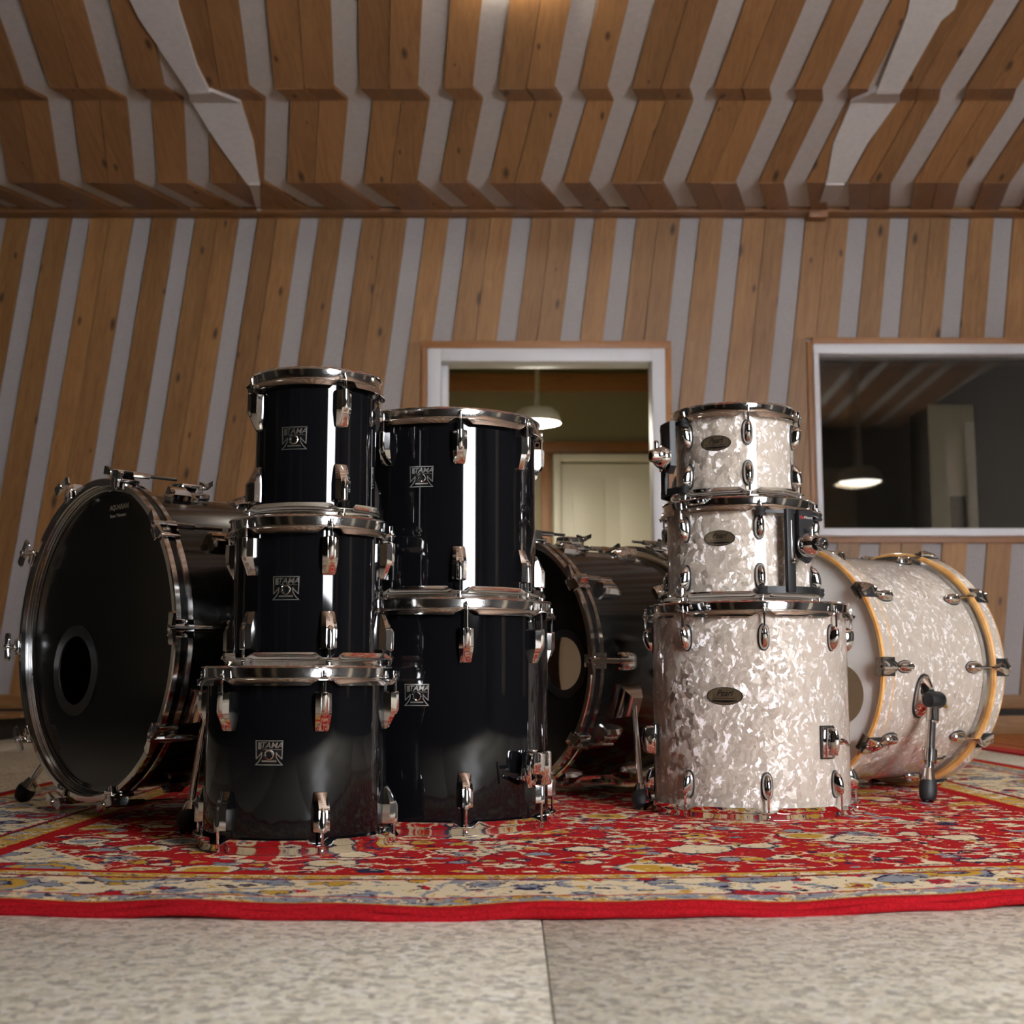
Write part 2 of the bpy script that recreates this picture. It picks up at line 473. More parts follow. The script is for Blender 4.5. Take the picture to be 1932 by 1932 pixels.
def put(me, name, parent=None, loc=(0, 0, 0), rot=(0, 0, 0)):
    o = bpy.data.objects.new(name, me)
    COL.objects.link(o)
    o.parent = parent
    o.location = loc; o.rotation_euler = rot
    return o
def empty(name, loc=(0, 0, 0), rz=0.0):
    o = bpy.data.objects.new(name, None); COL.objects.link(o)
    o.empty_display_size = 0.05
    o.location = loc; o.rotation_euler = (0, 0, rz)
    return o
def tag(o, label=None, cat=None, group=None, kind=None):
    if label: o['label'] = label
    if cat: o['category'] = cat
    if group: o['group'] = group
    if kind: o['kind'] = kind
    return o

def text_mb(body, size, shear=0.0, bold=0.0, extrude=0.0002, stretch=1.0):
    """Lettering as flat mesh in the XY plane, centred on the origin."""
    cu = bpy.data.curves.new('lettering', 'FONT')
    cu.body = body; cu.size = size; cu.shear = shear; cu.offset = bold; cu.extrude = extrude
    cu.align_x = 'CENTER'; cu.align_y = 'CENTER'; cu.resolution_u = 3
    ob = bpy.data.objects.new('lettering', cu); COL.objects.link(ob)
    bpy.context.view_layer.update()
    me = ob.to_mesh()
    mb = MB(); mb.v = [(q.co.x * stretch, q.co.y, q.co.z) for q in me.vertices]; mb.f = [tuple(p.vertices) for p in me.polygons]
    ob.to_mesh_clear(); bpy.data.objects.remove(ob); bpy.data.curves.remove(cu)
    return mb

build_materials()

# =================================================================== STRUCTURE
WALL_Y = 7.0
WALL_TOP = 2.808
XL, XR = -4.3, 4.5
YF = -1.0
LEAN = math.atan(0.125)

def clip(poly, n, c):
    """keep the side where n.p <= c"""
    out = []
    for i in range(len(poly)):
        p, q = poly[i], poly[(i + 1) % len(poly)]
        dp = n[0] * p[0] + n[1] * p[1] - c; dq = n[0] * q[0] + n[1] * q[1] - c
        if dp <= 0: out.append(p)
        if dp * dq < 0:
            t = dp / (dp - dq); out.append((p[0] + t * (q[0] - p[0]), p[1] + t * (q[1] - p[1])))
    return out
def area(poly):
    return abs(sum(poly[i][0] * poly[(i + 1) % len(poly)][1] - poly[(i + 1) % len(poly)][0] * poly[i][1] for i in range(len(poly)))) / 2
def minus_rect(poly, r):
    xa, xb, za, zb = r
    mid = clip(clip(poly, (0, -1), -za), (0, 1), zb)
    if len(mid) < 3 or max(p[0] for p in mid) <= xa or min(p[0] for p in mid) >= xb: return [poly]
    out = [clip(poly, (0, 1), za), clip(poly, (0, -1), -zb)]
    if len(mid) > 2: out += [clip(mid, (1, 0), xa), clip(mid, (-1, 0), -xb)]
    return [q for q in out if len(q) > 2 and area(q) > 0.002]

# --- floor slabs with open joints
floor = MB().box(((XL + XR) / 2, 3.0, -0.11), (XR - XL + 0.4, 8.6, 0.2)).build('floor', 'grout')
tag(floor, 'terrazzo floor slabs under the rug', kind='structure')
TX, TY = 1.05, 1.2
slab = MB().box((0, 0, -0.006), (TX - 0.0016, TY - 0.0016, 0.012), 0.0008).mesh('floor_slab', 'terrazzo')
x = 0.036 - 5 * TX
while x < XR:
    y = 0.62 - 2 * TY
    while y < 7.0:
        if x + TX > XL and x + TX / 2 < XR:
            put(slab, 'floor_slab', floor, (x + TX / 2, y + TY / 2, 0.0))
        y += TY
    x += TX

# --- back wall: openings  (xa, xb, za, zb)
DOOR = (-0.455, 0.825, 0.0, 2.06)
WIN = (1.622, 4.1, 1.04, 2.08)
RAIL = 0.21
def wall_with_holes(name, y0, y1, x0, x1, z0, z1, holes, mat):
    mb = MB()
    xs = sorted({x0, x1, *[h[0] for h in holes], *[h[1] for h in holes]})
    for a, b in zip(xs, xs[1:]):
        hs = sorted([(h[2], h[3]) for h in holes if h[0] <= a and h[1] >= b])
        z = z0
        for ha, hb in hs + [(z1, z1)]:
            if ha > z: mb.box(((a + b) / 2, (y0 + y1) / 2, (z + ha) / 2), (b - a, y1 - y0, ha - z))
            z = max(z, hb)
    return mb.build(name, mat)
wall = wall_with_holes('wall_back', WALL_Y + 0.022, WALL_Y + 0.16, XL - 0.1, XR + 0.1, 0.0, 3.4, [DOOR, WIN], 'felt')
tag(wall, 'back wall of leaning spruce boards with grey felt strips between', kind='structure')

PX = 7.0 * 1.0165 / 2500.0 * 1.0    # metres per pixel on the wall's top line (measured once)
stripe_px = [57, 135, 252, 334, 451, 567, 649, 769, 848, 968, 1087, 1166, 1285, 1367, 1485, 1603, 1681, 1795, 1877]
stripes = [on_plane(u, 410, (0, WALL_Y, 0), Vector((0, 1, 0))).x for u in stripe_px]
SW = 0.104
pat = [0.235, 0.335, 0.335, 0.235, 0.340, 0.225]
q = 0
while stripes[0] > XL - 0.6: stripes.insert(0, stripes[0] - pat[q % 6]); q += 1
q = 0
while stripes[-1] < XR + 0.2: stripes.append(stripes[-1] + pat[q % 6]); q += 1
tl = math.tan(LEAN)
ym = Matrix((( math.cos(LEAN), math.sin(LEAN), 0), (0, 0, -1), (-math.sin(LEAN), math.cos(LEAN), 0))).to_4x4()
def wall_board(xa, xb, zlo, zhi, thick=0.022):
    """a leaning board between xa and xb (at the top line), clipped to the wall and its openings"""
    X = lambda xt, z: xt + (z - WALL_TOP) * tl
    poly = [(X(xa, zlo), zlo), (X(xb, zlo), zlo), (X(xb, zhi), zhi), (X(xa, zhi), zhi)]
    poly = clip(clip(poly, (1, 0), XR), (-1, 0), -XL)
    pieces = [poly] if len(poly) > 2 and area(poly) > 0.002 else []
    for r in ((DOOR[0] - 0.035, DOOR[1] + 0.035, -1, DOOR[3] + 0.04), (WIN[0] - 0.03, WIN[1] + 0.03, WIN[2] - 0.035, WIN[3] + 0.04)):
        pieces = [s for p in pieces for s in minus_rect(p, r)]
    for p in pieces:
        cx = sum(t[0] for t in p) / len(p); cz = sum(t[1] for t in p) / len(p)
        mw = Matrix.Translation((cx, WALL_Y + 0.022, cz)) @ ym
        inv = mw.inverted()
        loc = [inv @ Vector((t[0], WALL_Y + 0.022, t[1])) for t in p]
        o = MB().prism([(t.x, t.y) for t in loc], 0.0, thick + random.uniform(-0.002, 0.002)).build('wall_board', 'wood', wall)
        o.matrix_local = mw
for s0, s1 in zip(stripes, stripes[1:]):
    a, b = s0 + SW, s1
    n = max(1, round((b - a) / 0.118))
    cuts = [a + (b - a) * i / n for i in range(n + 1)]
    for i in range(1, n): cuts[i] += random.uniform(-0.012, 0.012)
    for i in range(n):
        wall_board(cuts[i] + 0.0015, cuts[i + 1] - 0.0015, RAIL, WALL_TOP)
def plain_board(name, c, s, parent, mat='trimwood', along='x'):
    """box board whose grain (local Y) runs along the given world axis"""
    if along == 'x': rot = (0, 0, -PI / 2); d = (s[1], s[0], s[2])
    elif along == 'z': rot = (PI / 2, 0, 0); d = (s[0], s[2], s[1])
    else: rot = (0, 0, 0); d = s
    return MB().box((0, 0, 0), d, 0.002).build(name, mat, parent, c, rot)
# bottom rail, dark reveal and baseboard
for xa, xb in ((XL, DOOR[0] - 0.036), (DOOR[1] + 0.036, XR)):
    L = xb - xa
    plain_board('bottom_rail', ((xa + xb) / 2, WALL_Y + 0.010, 0.172), (L, 0.026, 0.074), wall, 'wood')
    MB().box(((xa + xb) / 2, WALL_Y + 0.018, 0.118), (L, 0.008, 0.034)).build('recess', 'darkgap', wall)
    b = plain_board('baseboard_back', ((xa + xb) / 2, WALL_Y + 0.002, 0.05), (L, 0.036, 0.1), None, 'wood')
    tag(b, 'spruce baseboard along the back wall', kind='structure')
# --- doorway
d1 = empty('door_1', ((DOOR[0] + DOOR[1]) / 2, WALL_Y, 0)); tag(d1, 'white framed doorway in the back wall', kind='structure')
W, H = DOOR[1] - DOOR[0], DOOR[3]
FW = 0.072
for s in (-1, 1):
    MB().box((s * (W / 2 - FW / 2), 0.07, H / 2), (FW, 0.18, H), 0.004).build('door_frame', 'whitepaint', d1)
    plain_board('door_casing', (s * (W / 2 + 0.017), 0.004, H / 2), (0.034, 0.05, H), d1, 'trimwood', 'z')
MB().box((0, 0.07, H - FW / 2), (W - 2 * FW, 0.18, FW), 0.004).build('door_frame', 'whitepaint', d1)
plain_board('door_casing', (0, 0.004, H + 0.02), (W + 0.068, 0.05, 0.04), d1, 'trimwood', 'x')
MB().box((-W / 2 + FW + 0.018, 0.10, (H - FW) / 2), (0.036, 0.06, H - FW), 0.004).build('door_stop', 'whitepaint', d1)
# --- control room window
w1 = empty('window_1', ((WIN[0] + WIN[1]) / 2, WALL_Y, WIN[2])); tag(w1, 'wide white framed studio window in the back wall', kind='structure')
W, H = WIN[1] - WIN[0], WIN[3] - WIN[2]
MB().box((0, 0.05, H - 0.027), (W, 0.17, 0.054), 0.004).build('window_frame', 'whitepaint', w1)
MB().box((0, 0.05, 0.021), (W, 0.17, 0.042), 0.004).build('window_sill', 'whitepaint', w1)
for s in (-1, 1):
    MB().box((s * (W / 2 - 0.015), 0.05, H / 2 - 0.006), (0.03, 0.17, H - 0.096), 0.004).build('window_frame', 'whitepaint', w1)
    plain_board('window_casing', (s * (W / 2 + 0.015), 0.006, H / 2), (0.03, 0.045, H + 0.04), w1, 'trimwood', 'z')
plain_board('window_casing', (0, 0.006, H + 0.02), (W, 0.045, 0.04), w1, 'trimwood', 'x')
plain_board('window_casing', (0, 0.006, -0.0175), (W, 0.045, 0.035), w1, 'trimwood', 'x')
for yy, tilt in ((0.05, 0.0), (0.115, 0.0)):
    MB().box((0, 0, 0), (W - 0.06, 0.006, H - 0.096)).build('pane', 'glass', w1, (0, yy, H / 2 - 0.006), (tilt, 0, 0))

# --- ceiling: folded board facets running down towards the back wall
PROF = []   # (Y, Z, dX/dY on the facet that starts here going away from the camera)
zA = WALL_TOP - 0.1028 * 0.65
def solve_line(vpx, p_known, slope):
    """point where the line of sight at row vpx (centre column) meets the slope through p_known"""
    d = ray(966, vpx); t = d.z / d.y
    y0, z0 = p_known
    Y = (z0 - slope * y0 - CAM_H) / (t - slope)
    return Y, CAM_H + t * Y
pW = (WALL_Y, WALL_TOP + 0.005)
pA = solve_line(345, pW, 0.1028)
pB = solve_line(190, pA, -0.4387)
pD = solve_line(167, pB, 0.1028)
pC = (4.85, pD[1] + 0.2568 * (pD[0] - 4.85))
pE = (YF, pC[1] + 0.02)
FACETS = [(pC, pD, -0.102), (pD, pB, 0.2652), (pB, pA, -0.1935), (pA, pW, 0.2652), (pE, pC, -0.05)]
ceil = MB()
cols = [pE, pC, pD, pB, pA, pW, (WALL_Y + 0.2, WALL_TOP + 0.005)]
vs_ = []; fs = []
for yy, zz in cols: vs_ += [(XL, yy, zz + 0.02), (XR, yy, zz + 0.02)]
for yy, zz in cols: vs_ += [(XL, yy, 3.75), (XR, yy, 3.75)]
n = len(cols)
for i in range(n - 1):
    fs.append((2 * i, 2 * i + 1, 2 * i + 3, 2 * i + 2)); fs.append((2 * n + 2 * i, 2 * n + 2 * i + 2, 2 * n + 2 * i + 3, 2 * n + 2 * i + 1))
    fs.append((2 * i, 2 * i + 2, 2 * n + 2 * i + 2, 2 * n + 2 * i)); fs.append((2 * i + 1, 2 * n + 2 * i + 1, 2 * n + 2 * i + 3, 2 * i + 3))
fs.append((0, 2 * n, 2 * n + 1, 1)); fs.append((2 * n - 2, 2 * n - 1, 4 * n - 1, 4 * n - 2))
ceiling = ceil.add(vs_, fs).build('ceiling', 'plaster')
tag(ceiling, 'folded acoustic ceiling of spruce boards with white strips between', kind='structure')

c_px = [45, 200, 310, 470, 630, 789, 892, 1046, 1146, 1301, 1453, 1553, 1640, 1778, 1921]
nC = Vector((0, 0.2568, 1)).normalized()
cs = [on_plane(u, 163, (0, pD[0], pD[1]), nC).x for u in c_px]
while cs[0] > XL - 1.2: cs.insert(0, cs[0] - (0.37 if len(cs) % 2 else 0.25))
while cs[-1] < XR + 1.5: cs.append(cs[-1] + (0.37 if len(cs) % 2 else 0.25))
CW = 0.113
def ceil_board(xa, xb, fac, key):
    """board strip on one facet; xa, xb are given on the facet's near line"""
    (y0, z0), (y1, z1), k = fac
    L = math.hypot(y1 - y0, z1 - z0); dy = y1 - y0
    poly = [(xa, 0), (xb, 0), (xb + k * dy, L), (xa + k * dy, L)]
    poly = clip(clip(poly, (1, 0), XR), (-1, 0), -XL)
    if len(poly) < 3 or area(poly) < 0.0008: return
    cx = sum(t[0] for t in poly) / len(poly)
    ey = Vector((0, dy / L, (z1 - z0) / L)); ez = Vector((1, 0, 0)).cross(ey)
    mw = Matrix(((1, ey.x, -ez.x, cx), (0, ey.y, -ez.y, y0), (0, ey.z, -ez.z, z0), (0, 0, 0, 1)))
    mw = Matrix(((-1, ey.x, -ez.x, cx), (0, ey.y, -ez.y, y0), (0, ey.z, -ez.z, z0), (0, 0, 0, 1)))
    o = MB().prism([(-(t[0] - cx), t[1]) for t in poly], -0.018, random.uniform(-0.002, 0.002)).build('ceiling_board', 'ceilwood', ceiling)
    o.matrix_local = mw
fC, fD, fB, fA, fE = FACETS
for s0, s1 in zip(cs, cs[1:]):
    a, b = s0 + CW, s1
    if b - a < 0.03: continue
    n = max(1, round((b - a) / 0.135))
    for i in range(n):
        xa = a + (b - a) * i / n + 0.0015; xb = a + (b - a) * (i + 1) / n - 0.0015
        kC = fC[2] * (fC[1][0] - fC[0][0])
        ceil_board(xa - kC, xb - kC, fC, 'C')
        kE = fE[2] * (fE[1][0] - fE[0][0])
        if i == 0 or n < 3: ceil_board(xa - kC - kE, xb - kC - kE, fE, 'E')
        ceil_board(xa, xb, fD, 'D')
        kD = fD[2] * (fD[1][0] - fD[0][0])
        ceil_board(xa + kD, xb + kD, fB, 'B')
        kB = fB[2] * (fB[1][0] - fB[0][0])
        ceil_board(xa + kD + kB, xb + kD + kB, fA, 'A')
# white hip strips that cut across the facets
def hip_piece(pxs, p0, slope, parent):
    nn = Vector((0, -slope, 1)).normalized()
    pts = [on_plane(u, v, (0, p0[0], p0[1]), nn) for u, v in pxs]
    lo = [p - nn * 0.016 for p in pts]; hi = [p + nn * 0.02 for p in pts]
    k = len(pts)
    MB().add(lo + hi, [tuple(range(k)), tuple(range(k, 2 * k))[::-1]] + [(i, (i + 1) % k, k + (i + 1) % k, k + i) for i in range(k)]).build('hip_strip', 'plaster', parent)
hip_piece([(228, -40), (330, -40), (338, 10), (372, 120), (398, 172), (358, 172), (262, 28)], pD, -0.2568, ceiling)
hip_piece([(357, 180), (452, 180), (478, 264), (490, 345), (468, 345), (412, 268)], pA, -0.4387, ceiling)
hip_piece([(470, 343), (490, 343), (492, 385), (483, 385)], pA, 0.1028, ceiling)
hip_piece([(357, 166), (399, 166), (452, 187), (357, 187)], pB, 0.1028, ceiling)
hip_piece([(1653, 166), (1698, 166), (1697, 187), (1606, 187)], pB, 0.1028, ceiling)
hip_piece([(1722, -40), (1818, -40), (1800, 12), (1775, 34), (1697, 172), (1652, 172), (1712, 20)], pD, -0.2568, ceiling)
hip_piece([(1608, 182), (1696, 182), (1632, 272), (1592, 345), (1558, 345), (1571, 268)], pA, -0.4387, ceiling)
hip_piece([(1558, 343), (1592, 343), (1577, 376), (1546, 376)], pA, 0.1028, ceiling)
# cornice board where ceiling meets wall, wooden block and a white cable sleeve
plain_board('cornice_board', (0, WALL_Y - 0.05, WALL_TOP + 0.0), (XR - XL - 0.1, 0.10, 0.026), ceiling, 'ceilwood', 'x')
MB().box((1.655, WALL_Y - 0.075, WALL_TOP + 0.012), (0.10, 0.06, 0.11), 0.003).build('wooden_block', 'trimwood', ceiling)
MB().tube([(-1.365, WALL_Y - 0.11, WALL_TOP - 0.01), (-1.365, WALL_Y - 0.11, WALL_TOP + 0.12)], 0.012, 10).build('cable_sleeve', 'whitepaint', ceiling)

# --- remaining walls of the studio
DX0, DX1, DZ0, DZ1 = 1.5, 3.0, 0.62, 2.35
wf = wall_with_holes('wall_front', YF - 0.2, YF, XL - 0.1, XR + 0.1, 0.0, 3.75, [(DX0, DX1, DZ0, DZ1)], 'darkpanel')
tag(wf, 'charcoal wall behind the camera with a tall daylight window', kind='structure')
for nm, xx in (('wall_left', XL - 0.1), ('wall_right', XR + 0.1)):
    o = MB().box((xx, (YF + WALL_Y) / 2, 1.8), (0.2, WALL_Y - YF + 0.6, 3.9)).build(nm, 'darkpanel')
    tag(o, 'charcoal side wall of the studio', kind='structure')
for xx, ww in ((-3.0, 0.6), (-1.5, 0.35), (3.75, 0.4)):
    MB().box((xx, YF + 0.02, 1.45), (ww, 0.04, 2.5), 0.004).build('wall_panel', 'beigepanel', wf)  # unseen panels added to give the chrome pale bands to reflect
for side_, xx in ((-1, XL + 0.02), (1, XR - 0.02)):
    for yy in (0.9, 3.4, 5.6):
        MB().box((xx, yy, 1.45), (0.04, 0.42, 2.5), 0.004).build('wall_panel', 'beigepanel', bpy.data.objects['wall_left' if side_ < 0 else 'wall_right'])  # side panels, likewise added for the reflections
w3 = empty('window_2', ((DX0 + DX1) / 2, YF - 0.1, DZ0)); tag(w3, 'tall daylight window behind the camera', kind='structure')  # unseen window in place of a softbox, set for the bright shell reflections
W, H = DX1 - DX0, DZ1 - DZ0
for s in (-1, 1): MB().box((s * (W / 2 - 0.02), 0, H / 2), (0.04, 0.1, H), 0.003).build('window_frame', 'whitepaint', w3)
for zz in (0.02, H - 0.02): MB().box((0, 0, zz), (W - 0.08, 0.1, 0.04), 0.003).build('window_frame', 'whitepaint', w3)
pd = bpy.data.lights.new('daylight_portal', 'AREA'); pd.shape = 'RECTANGLE'; pd.size = W; pd.size_y = H
pd.cycles.is_portal = True
po = bpy.data.objects.new('daylight_portal', pd); COL.objects.link(po)
po.location = ((DX0 + DX1) / 2, YF - 0.02, (DZ0 + DZ1) / 2); po.rotation_euler = (PI / 2, 0, PI)

# --- rooms beyond the back wall
BY = WALL_Y + 0.16
def room(prefix, x0, x1, y1, ztop, wm, cm):
    o = MB().box(((x0 + x1) / 2, y1 + 0.05, ztop / 2), (x1 - x0, 0.1, ztop)).build('wall_' + prefix + '_back', wm); tag(o, kind='structure')
    for nm, xx in (('left', x0 - 0.04), ('right', x1 + 0.04)):
        o = MB().box((xx, (BY + y1) / 2, ztop / 2), (0.08, y1 - BY + 0.2, ztop)).build('wall_%s_%s' % (prefix, nm), wm); tag(o, kind='structure')
    o = MB().box(((x0 + x1) / 2, (BY + y1) / 2 + 0.02, ztop + 0.05), (x1 - x0, y1 - BY + 0.2, 0.1)).build('ceiling_' + prefix, cm); tag(o, kind='structure')
    o = MB().box(((x0 + x1) / 2, (BY + y1) / 2 + 0.02, -0.05), (x1 - x0 + 0.1, y1 - BY + 0.2, 0.1)).build('floor_' + prefix, 'terrazzo'); tag(o, kind='structure')
OY = 10.5
room('office', -1.05, 1.38, OY, 2.86, 'olive', 'olive')
room('control', 1.47, 5.0, 9.6, 2.8, 'darkwall', 'darkwall')
t1 = plain_board('trim_1', (0.16, OY - 0.03, 2.66), (2.4, 0.06, 0.14), None, 'trimwood'); tag(t1, 'wooden beam high on the office back wall', kind='structure')
t2 = plain_board('trim_2', (0.68, OY - 0.02, 2.13), (1.14, 0.05, 0.09), None, 'trimwood'); tag(t2, 'wooden lintel over the cream office door', kind='structure')
t3 = plain_board('trim_3', (0.27, OY - 0.02, 1.04), (0.08, 0.05, 2.08), None, 'trimwood', 'z'); tag(t3, 'wooden post beside the cream office door', kind='structure')
d2 = empty('door_2', (0.80, OY, 0)); tag(d2, 'cream panelled door at the back of the office', kind='structure')
for s in (-1, 1): MB().box((s * 0.44, -0.04, 1.035), (0.06, 0.08, 2.07), 0.004).build('door_frame', 'doorpaint', d2)
MB().box((0, -0.04, 2.04), (0.82, 0.08, 0.06), 0.004).build('door_frame', 'doorpaint', d2)
leaf = MB().box((0, -0.025, 1.0), (0.81, 0.04, 1.99), 0.003).build('door_leaf', 'doorpaint', d2)
for (cx, cz, sx, sz) in ((-0.19, 1.42, 0.26, 0.92), (0.19, 1.42, 0.26, 0.92), (-0.19, 0.5, 0.26, 0.7), (0.19, 0.5, 0.26, 0.7)):
    MB().box((cx, -0.047, cz), (sx, 0.012, sz), 0.005).build('door_panel', 'doorpaint', leaf)
MB().tube([(-0.36, -0.05, 1.02), (-0.36, -0.09, 1.02), (-0.25, -0.09, 1.02)], 0.009, 8).build('door_handle', 'steel', leaf)
cab = empty('equipment_cabinet', (2.83, 8.6, 0)); tag(cab, 'tall pale cabinet with dark slot behind the studio window', 'cabinet')
MB().box((0, 0, 1.025), (0.30, 0.4, 2.05), 0.006).build('cabinet_body', 'cabinet', cab)
MB().box((0.02, -0.205, 1.28), (0.10, 0.012, 0.34), 0.002).build('dark_slot', 'darkgap', cab)
MB().box((0.115, -0.205, 0.98), (0.06, 0.012, 1.9), 0.002).build('cabinet_post', 'whitepaint', cab)

def pendant(x, y, z_rim, ztop, label, dia=0.33, em='pend'):
    e = empty('pendant_lamp', (x, y, z_rim)); tag(e, label, 'lamp')
    r = dia / 2
    MB().lathe([(r, 0.0), (r * 0.985, 0.03), (r * 0.90, 0.07), (r * 0.66, 0.102), (r * 0.3, 0.115), (0.018, 0.118),
                (0.014, 0.112), (r * 0.28, 0.108), (r * 0.62, 0.095), (r * 0.86, 0.065), (r * 0.95, 0.028), (r * 0.965, 0.0)], 48).build('shade', 'shade', e)
    MB().lathe([(0.001, -0.022), (r * 0.5, -0.018), (r * 0.85, -0.004), (r * 0.955, 0.012), (r * 0.3, 0.02), (0.001, 0.02)], 48, False).build('diffuser', em, e)
    MB().tube([(0, 0, 0.112), (0, 0, 0.2), (0, 0, ztop - z_rim)], [0.024, 0.017, 0.011], 12).build('stem', 'shade', e)
    MB().lathe([(0.001, ztop - z_rim), (0.05, ztop - z_rim), (0.05, ztop - z_rim - 0.02), (0.001, ztop - z_rim - 0.025)], 24, False).build('ceiling_rose', 'shade', e)
pendant(0.172, 8.9, 2.02, 2.86, 'lit dome pendant lamp hanging in the office beyond the doorway', em='officelamp')
pendant(2.55, 4.5, 1.72, pC[1] + 0.1, 'lit dome pendant lamp hanging at the right of the studio, mirrored in the window')
def ceiling_lamp(x, y, z, label, em='lamp'):
    e = empty('ceiling_lamp', (x, y, z)); tag(e, label, 'lamp')
    MB().lathe([(0.001, 0), (0.19, 0), (0.19, -0.03), (0.001, -0.03)], 40, False).build('lamp_base', 'whitepaint', e)
    MB().lathe([(0.178, -0.03), (0.175, -0.06), (0.14, -0.095), (0.07, -0.115), (0.001, -0.12)], 40, False).build('diffuser', em, e)
ceiling_lamp(0.03, 4.95, pD[1] + 0.2568 * (pD[0] - 4.95), 'round opal lamp on the ceiling just above the top of the view', 'backlamp')
ceiling_lamp(-1.9, 2.6, pC[1], 'round opal ceiling lamp above the black bass drum, left side')  # lamp added out of view to help light the room
ceiling_lamp(1.0, 1.9, pC[1], 'round opal ceiling lamp above the front of the rug')  # second added lamp, also out of view

# =================================================================== RUGS
def front_y(X):
    t = X + 0.12
    q = 0.16 * t * t if abs(t) < 0.75 else 0.09 + 0.19 * (abs(t) - 0.75)
    return 1.652 + q
def lift(X):
    return 0.0022 * (math.sin(X * 13.0) + 0.7 * math.sin(X * 29.0 + 1.0))
RUG_Z = 0.015
def make_rug():
    nx, ny = 140, 60
    vs_, uvs, fs = [], [], []
    for j in range(ny + 1):
        v = RUG['depth'] * (j / ny) ** 1.6
        for i in range(nx + 1):
            X = RUG['l'] + (RUG['r'] - RUG['l']) * i / nx
            f = max(0.0, 1 - v / 0.12)
            z = RUG_Z + lift(X) * f * 1.2 + 0.0003 * math.sin(X * 9 + v * 7)
            fade = max(0.0, 1 - v / 1.6)
            base = front_y(X) * fade + 1.70 * (1 - fade)
            vs_.append((X, base + v + 0.01, z)); uvs.append((X, v))
    for j in range(ny):
        for i in range(nx):
            a = j * (nx + 1) + i
            fs.append((a, a + 1, a + nx + 2, a + nx + 1))
    # underside skirt
    rim = [i for i in range(nx + 1)] + [j * (nx + 1) + nx for j in range(1, ny + 1)] + [ny * (nx + 1) + i for i in range(nx - 1, -1, -1)] + [j * (nx + 1) for j in range(ny - 1, 0, -1)]
    o = len(vs_)
    for q in rim:
        vs_.append((vs_[q][0], vs_[q][1], 0.0005)); uvs.append(uvs[q])
    k = len(rim)
    for i in range(k): fs.append((rim[i], o + i, o + (i + 1) % k, rim[(i + 1) % k]))
    me = bpy.data.meshes.new('rug')
    me.from_pydata(vs_, [], fs)
    ul = me.uv_layers.new(name='rug_metres')
    for lp in me.loops: ul.data[lp.index].uv = uvs[lp.vertex_index]
    for p in me.polygons: p.use_smooth = True
    me.materials.append(M['rug'])
    o = put(me, 'rug')
    tag(o, 'large red floral rug with cream border under all the drums', 'rug')
    # rolled double binding along the front edge
    for k, (dz, dy, rad) in enumerate(((0.0056, 0.002, 0.0054), (-0.0012, -0.0035, 0.0062))):
        pts = []
        for i in range(181):
            X = RUG['l'] - 0.004 + (RUG['r'] - RUG['l'] + 0.008) * i / 180
            wob = 0.0016 * math.sin(X * 23 + k * 2.0) + 0.0012 * math.sin(X * 51 + k)
            pts.append((X, front_y(X) + dy + wob, 0.0068 + dz + lift(X) * 1.3 + 0.0008 * math.sin(X * 37 + k * 3)))
        MB().tube(pts, [rad * (1 + 0.10 * math.sin(i * 0.7 + k)) for i in range(181)], 10).build('binding', 'redpile', o)
    for s, xx in ((-1, RUG['l']), (1, RUG['r'])):
        MB().tube([(xx, front_y(xx) + RUG['depth'] * t / 30 * (1 if t else 1) * ((1.70 + RUG['depth'] - front_y(xx)) / RUG['depth']), 0.0085) for t in range(31)], 0.008, 8).build('binding', 'redpile', o)
    return o
rug = make_rug()
def flat_rug(x0, x1, y0, y1):
    vs_ = [(x, y, z) for z in (0.0005, 0.009) for y in (y0, y1) for x in (x0, x1)]
    me = bpy.data.meshes.new('small_rug')
    me.from_pydata(vs_, [], [(4, 5, 7, 6), (0, 1, 5, 4), (1, 3, 7, 5), (3, 2, 6, 7), (2, 0, 4, 6), (0, 2, 3, 1)])
    ul = me.uv_layers.new(name='rug_metres')
    for lp in me.loops:
        c = vs_[lp.vertex_index]; ul.data[lp.index].uv = (c[0] - x0, c[1] - y0)
    me.materials.append(M['rug2'])
    o = put(me, 'orange_rug')
    tag(o, 'orange and red rug lying by the back wall beyond the pearl bass drum', 'rug')
flat_rug(1.93, 3.5, 4.2, 6.9)
pl = empty('low_platform', (-3.0, 6.3, 0)); tag(pl, 'low slatted wooden platform on the floor at far left by the wall', 'platform')
for i, yy in enumerate((-0.52, -0.26, 0.0, 0.26, 0.5)):
    plain_board('platform_slat', (0, yy, 0.115), (1.3, 0.22, 0.02), pl, 'wood', 'x')
for zz in (0.035, 0.082):
    plain_board('platform_rail', (0, -0.61, zz), (1.3, 0.03, 0.032), pl, 'wood', 'x')
for xx in (-0.5, 0.0, 0.5):
    MB().box((xx, 0.0, 0.052), (0.08, 1.1, 0.104), 0.003).build('platform_bearer', 'darkgap', pl)

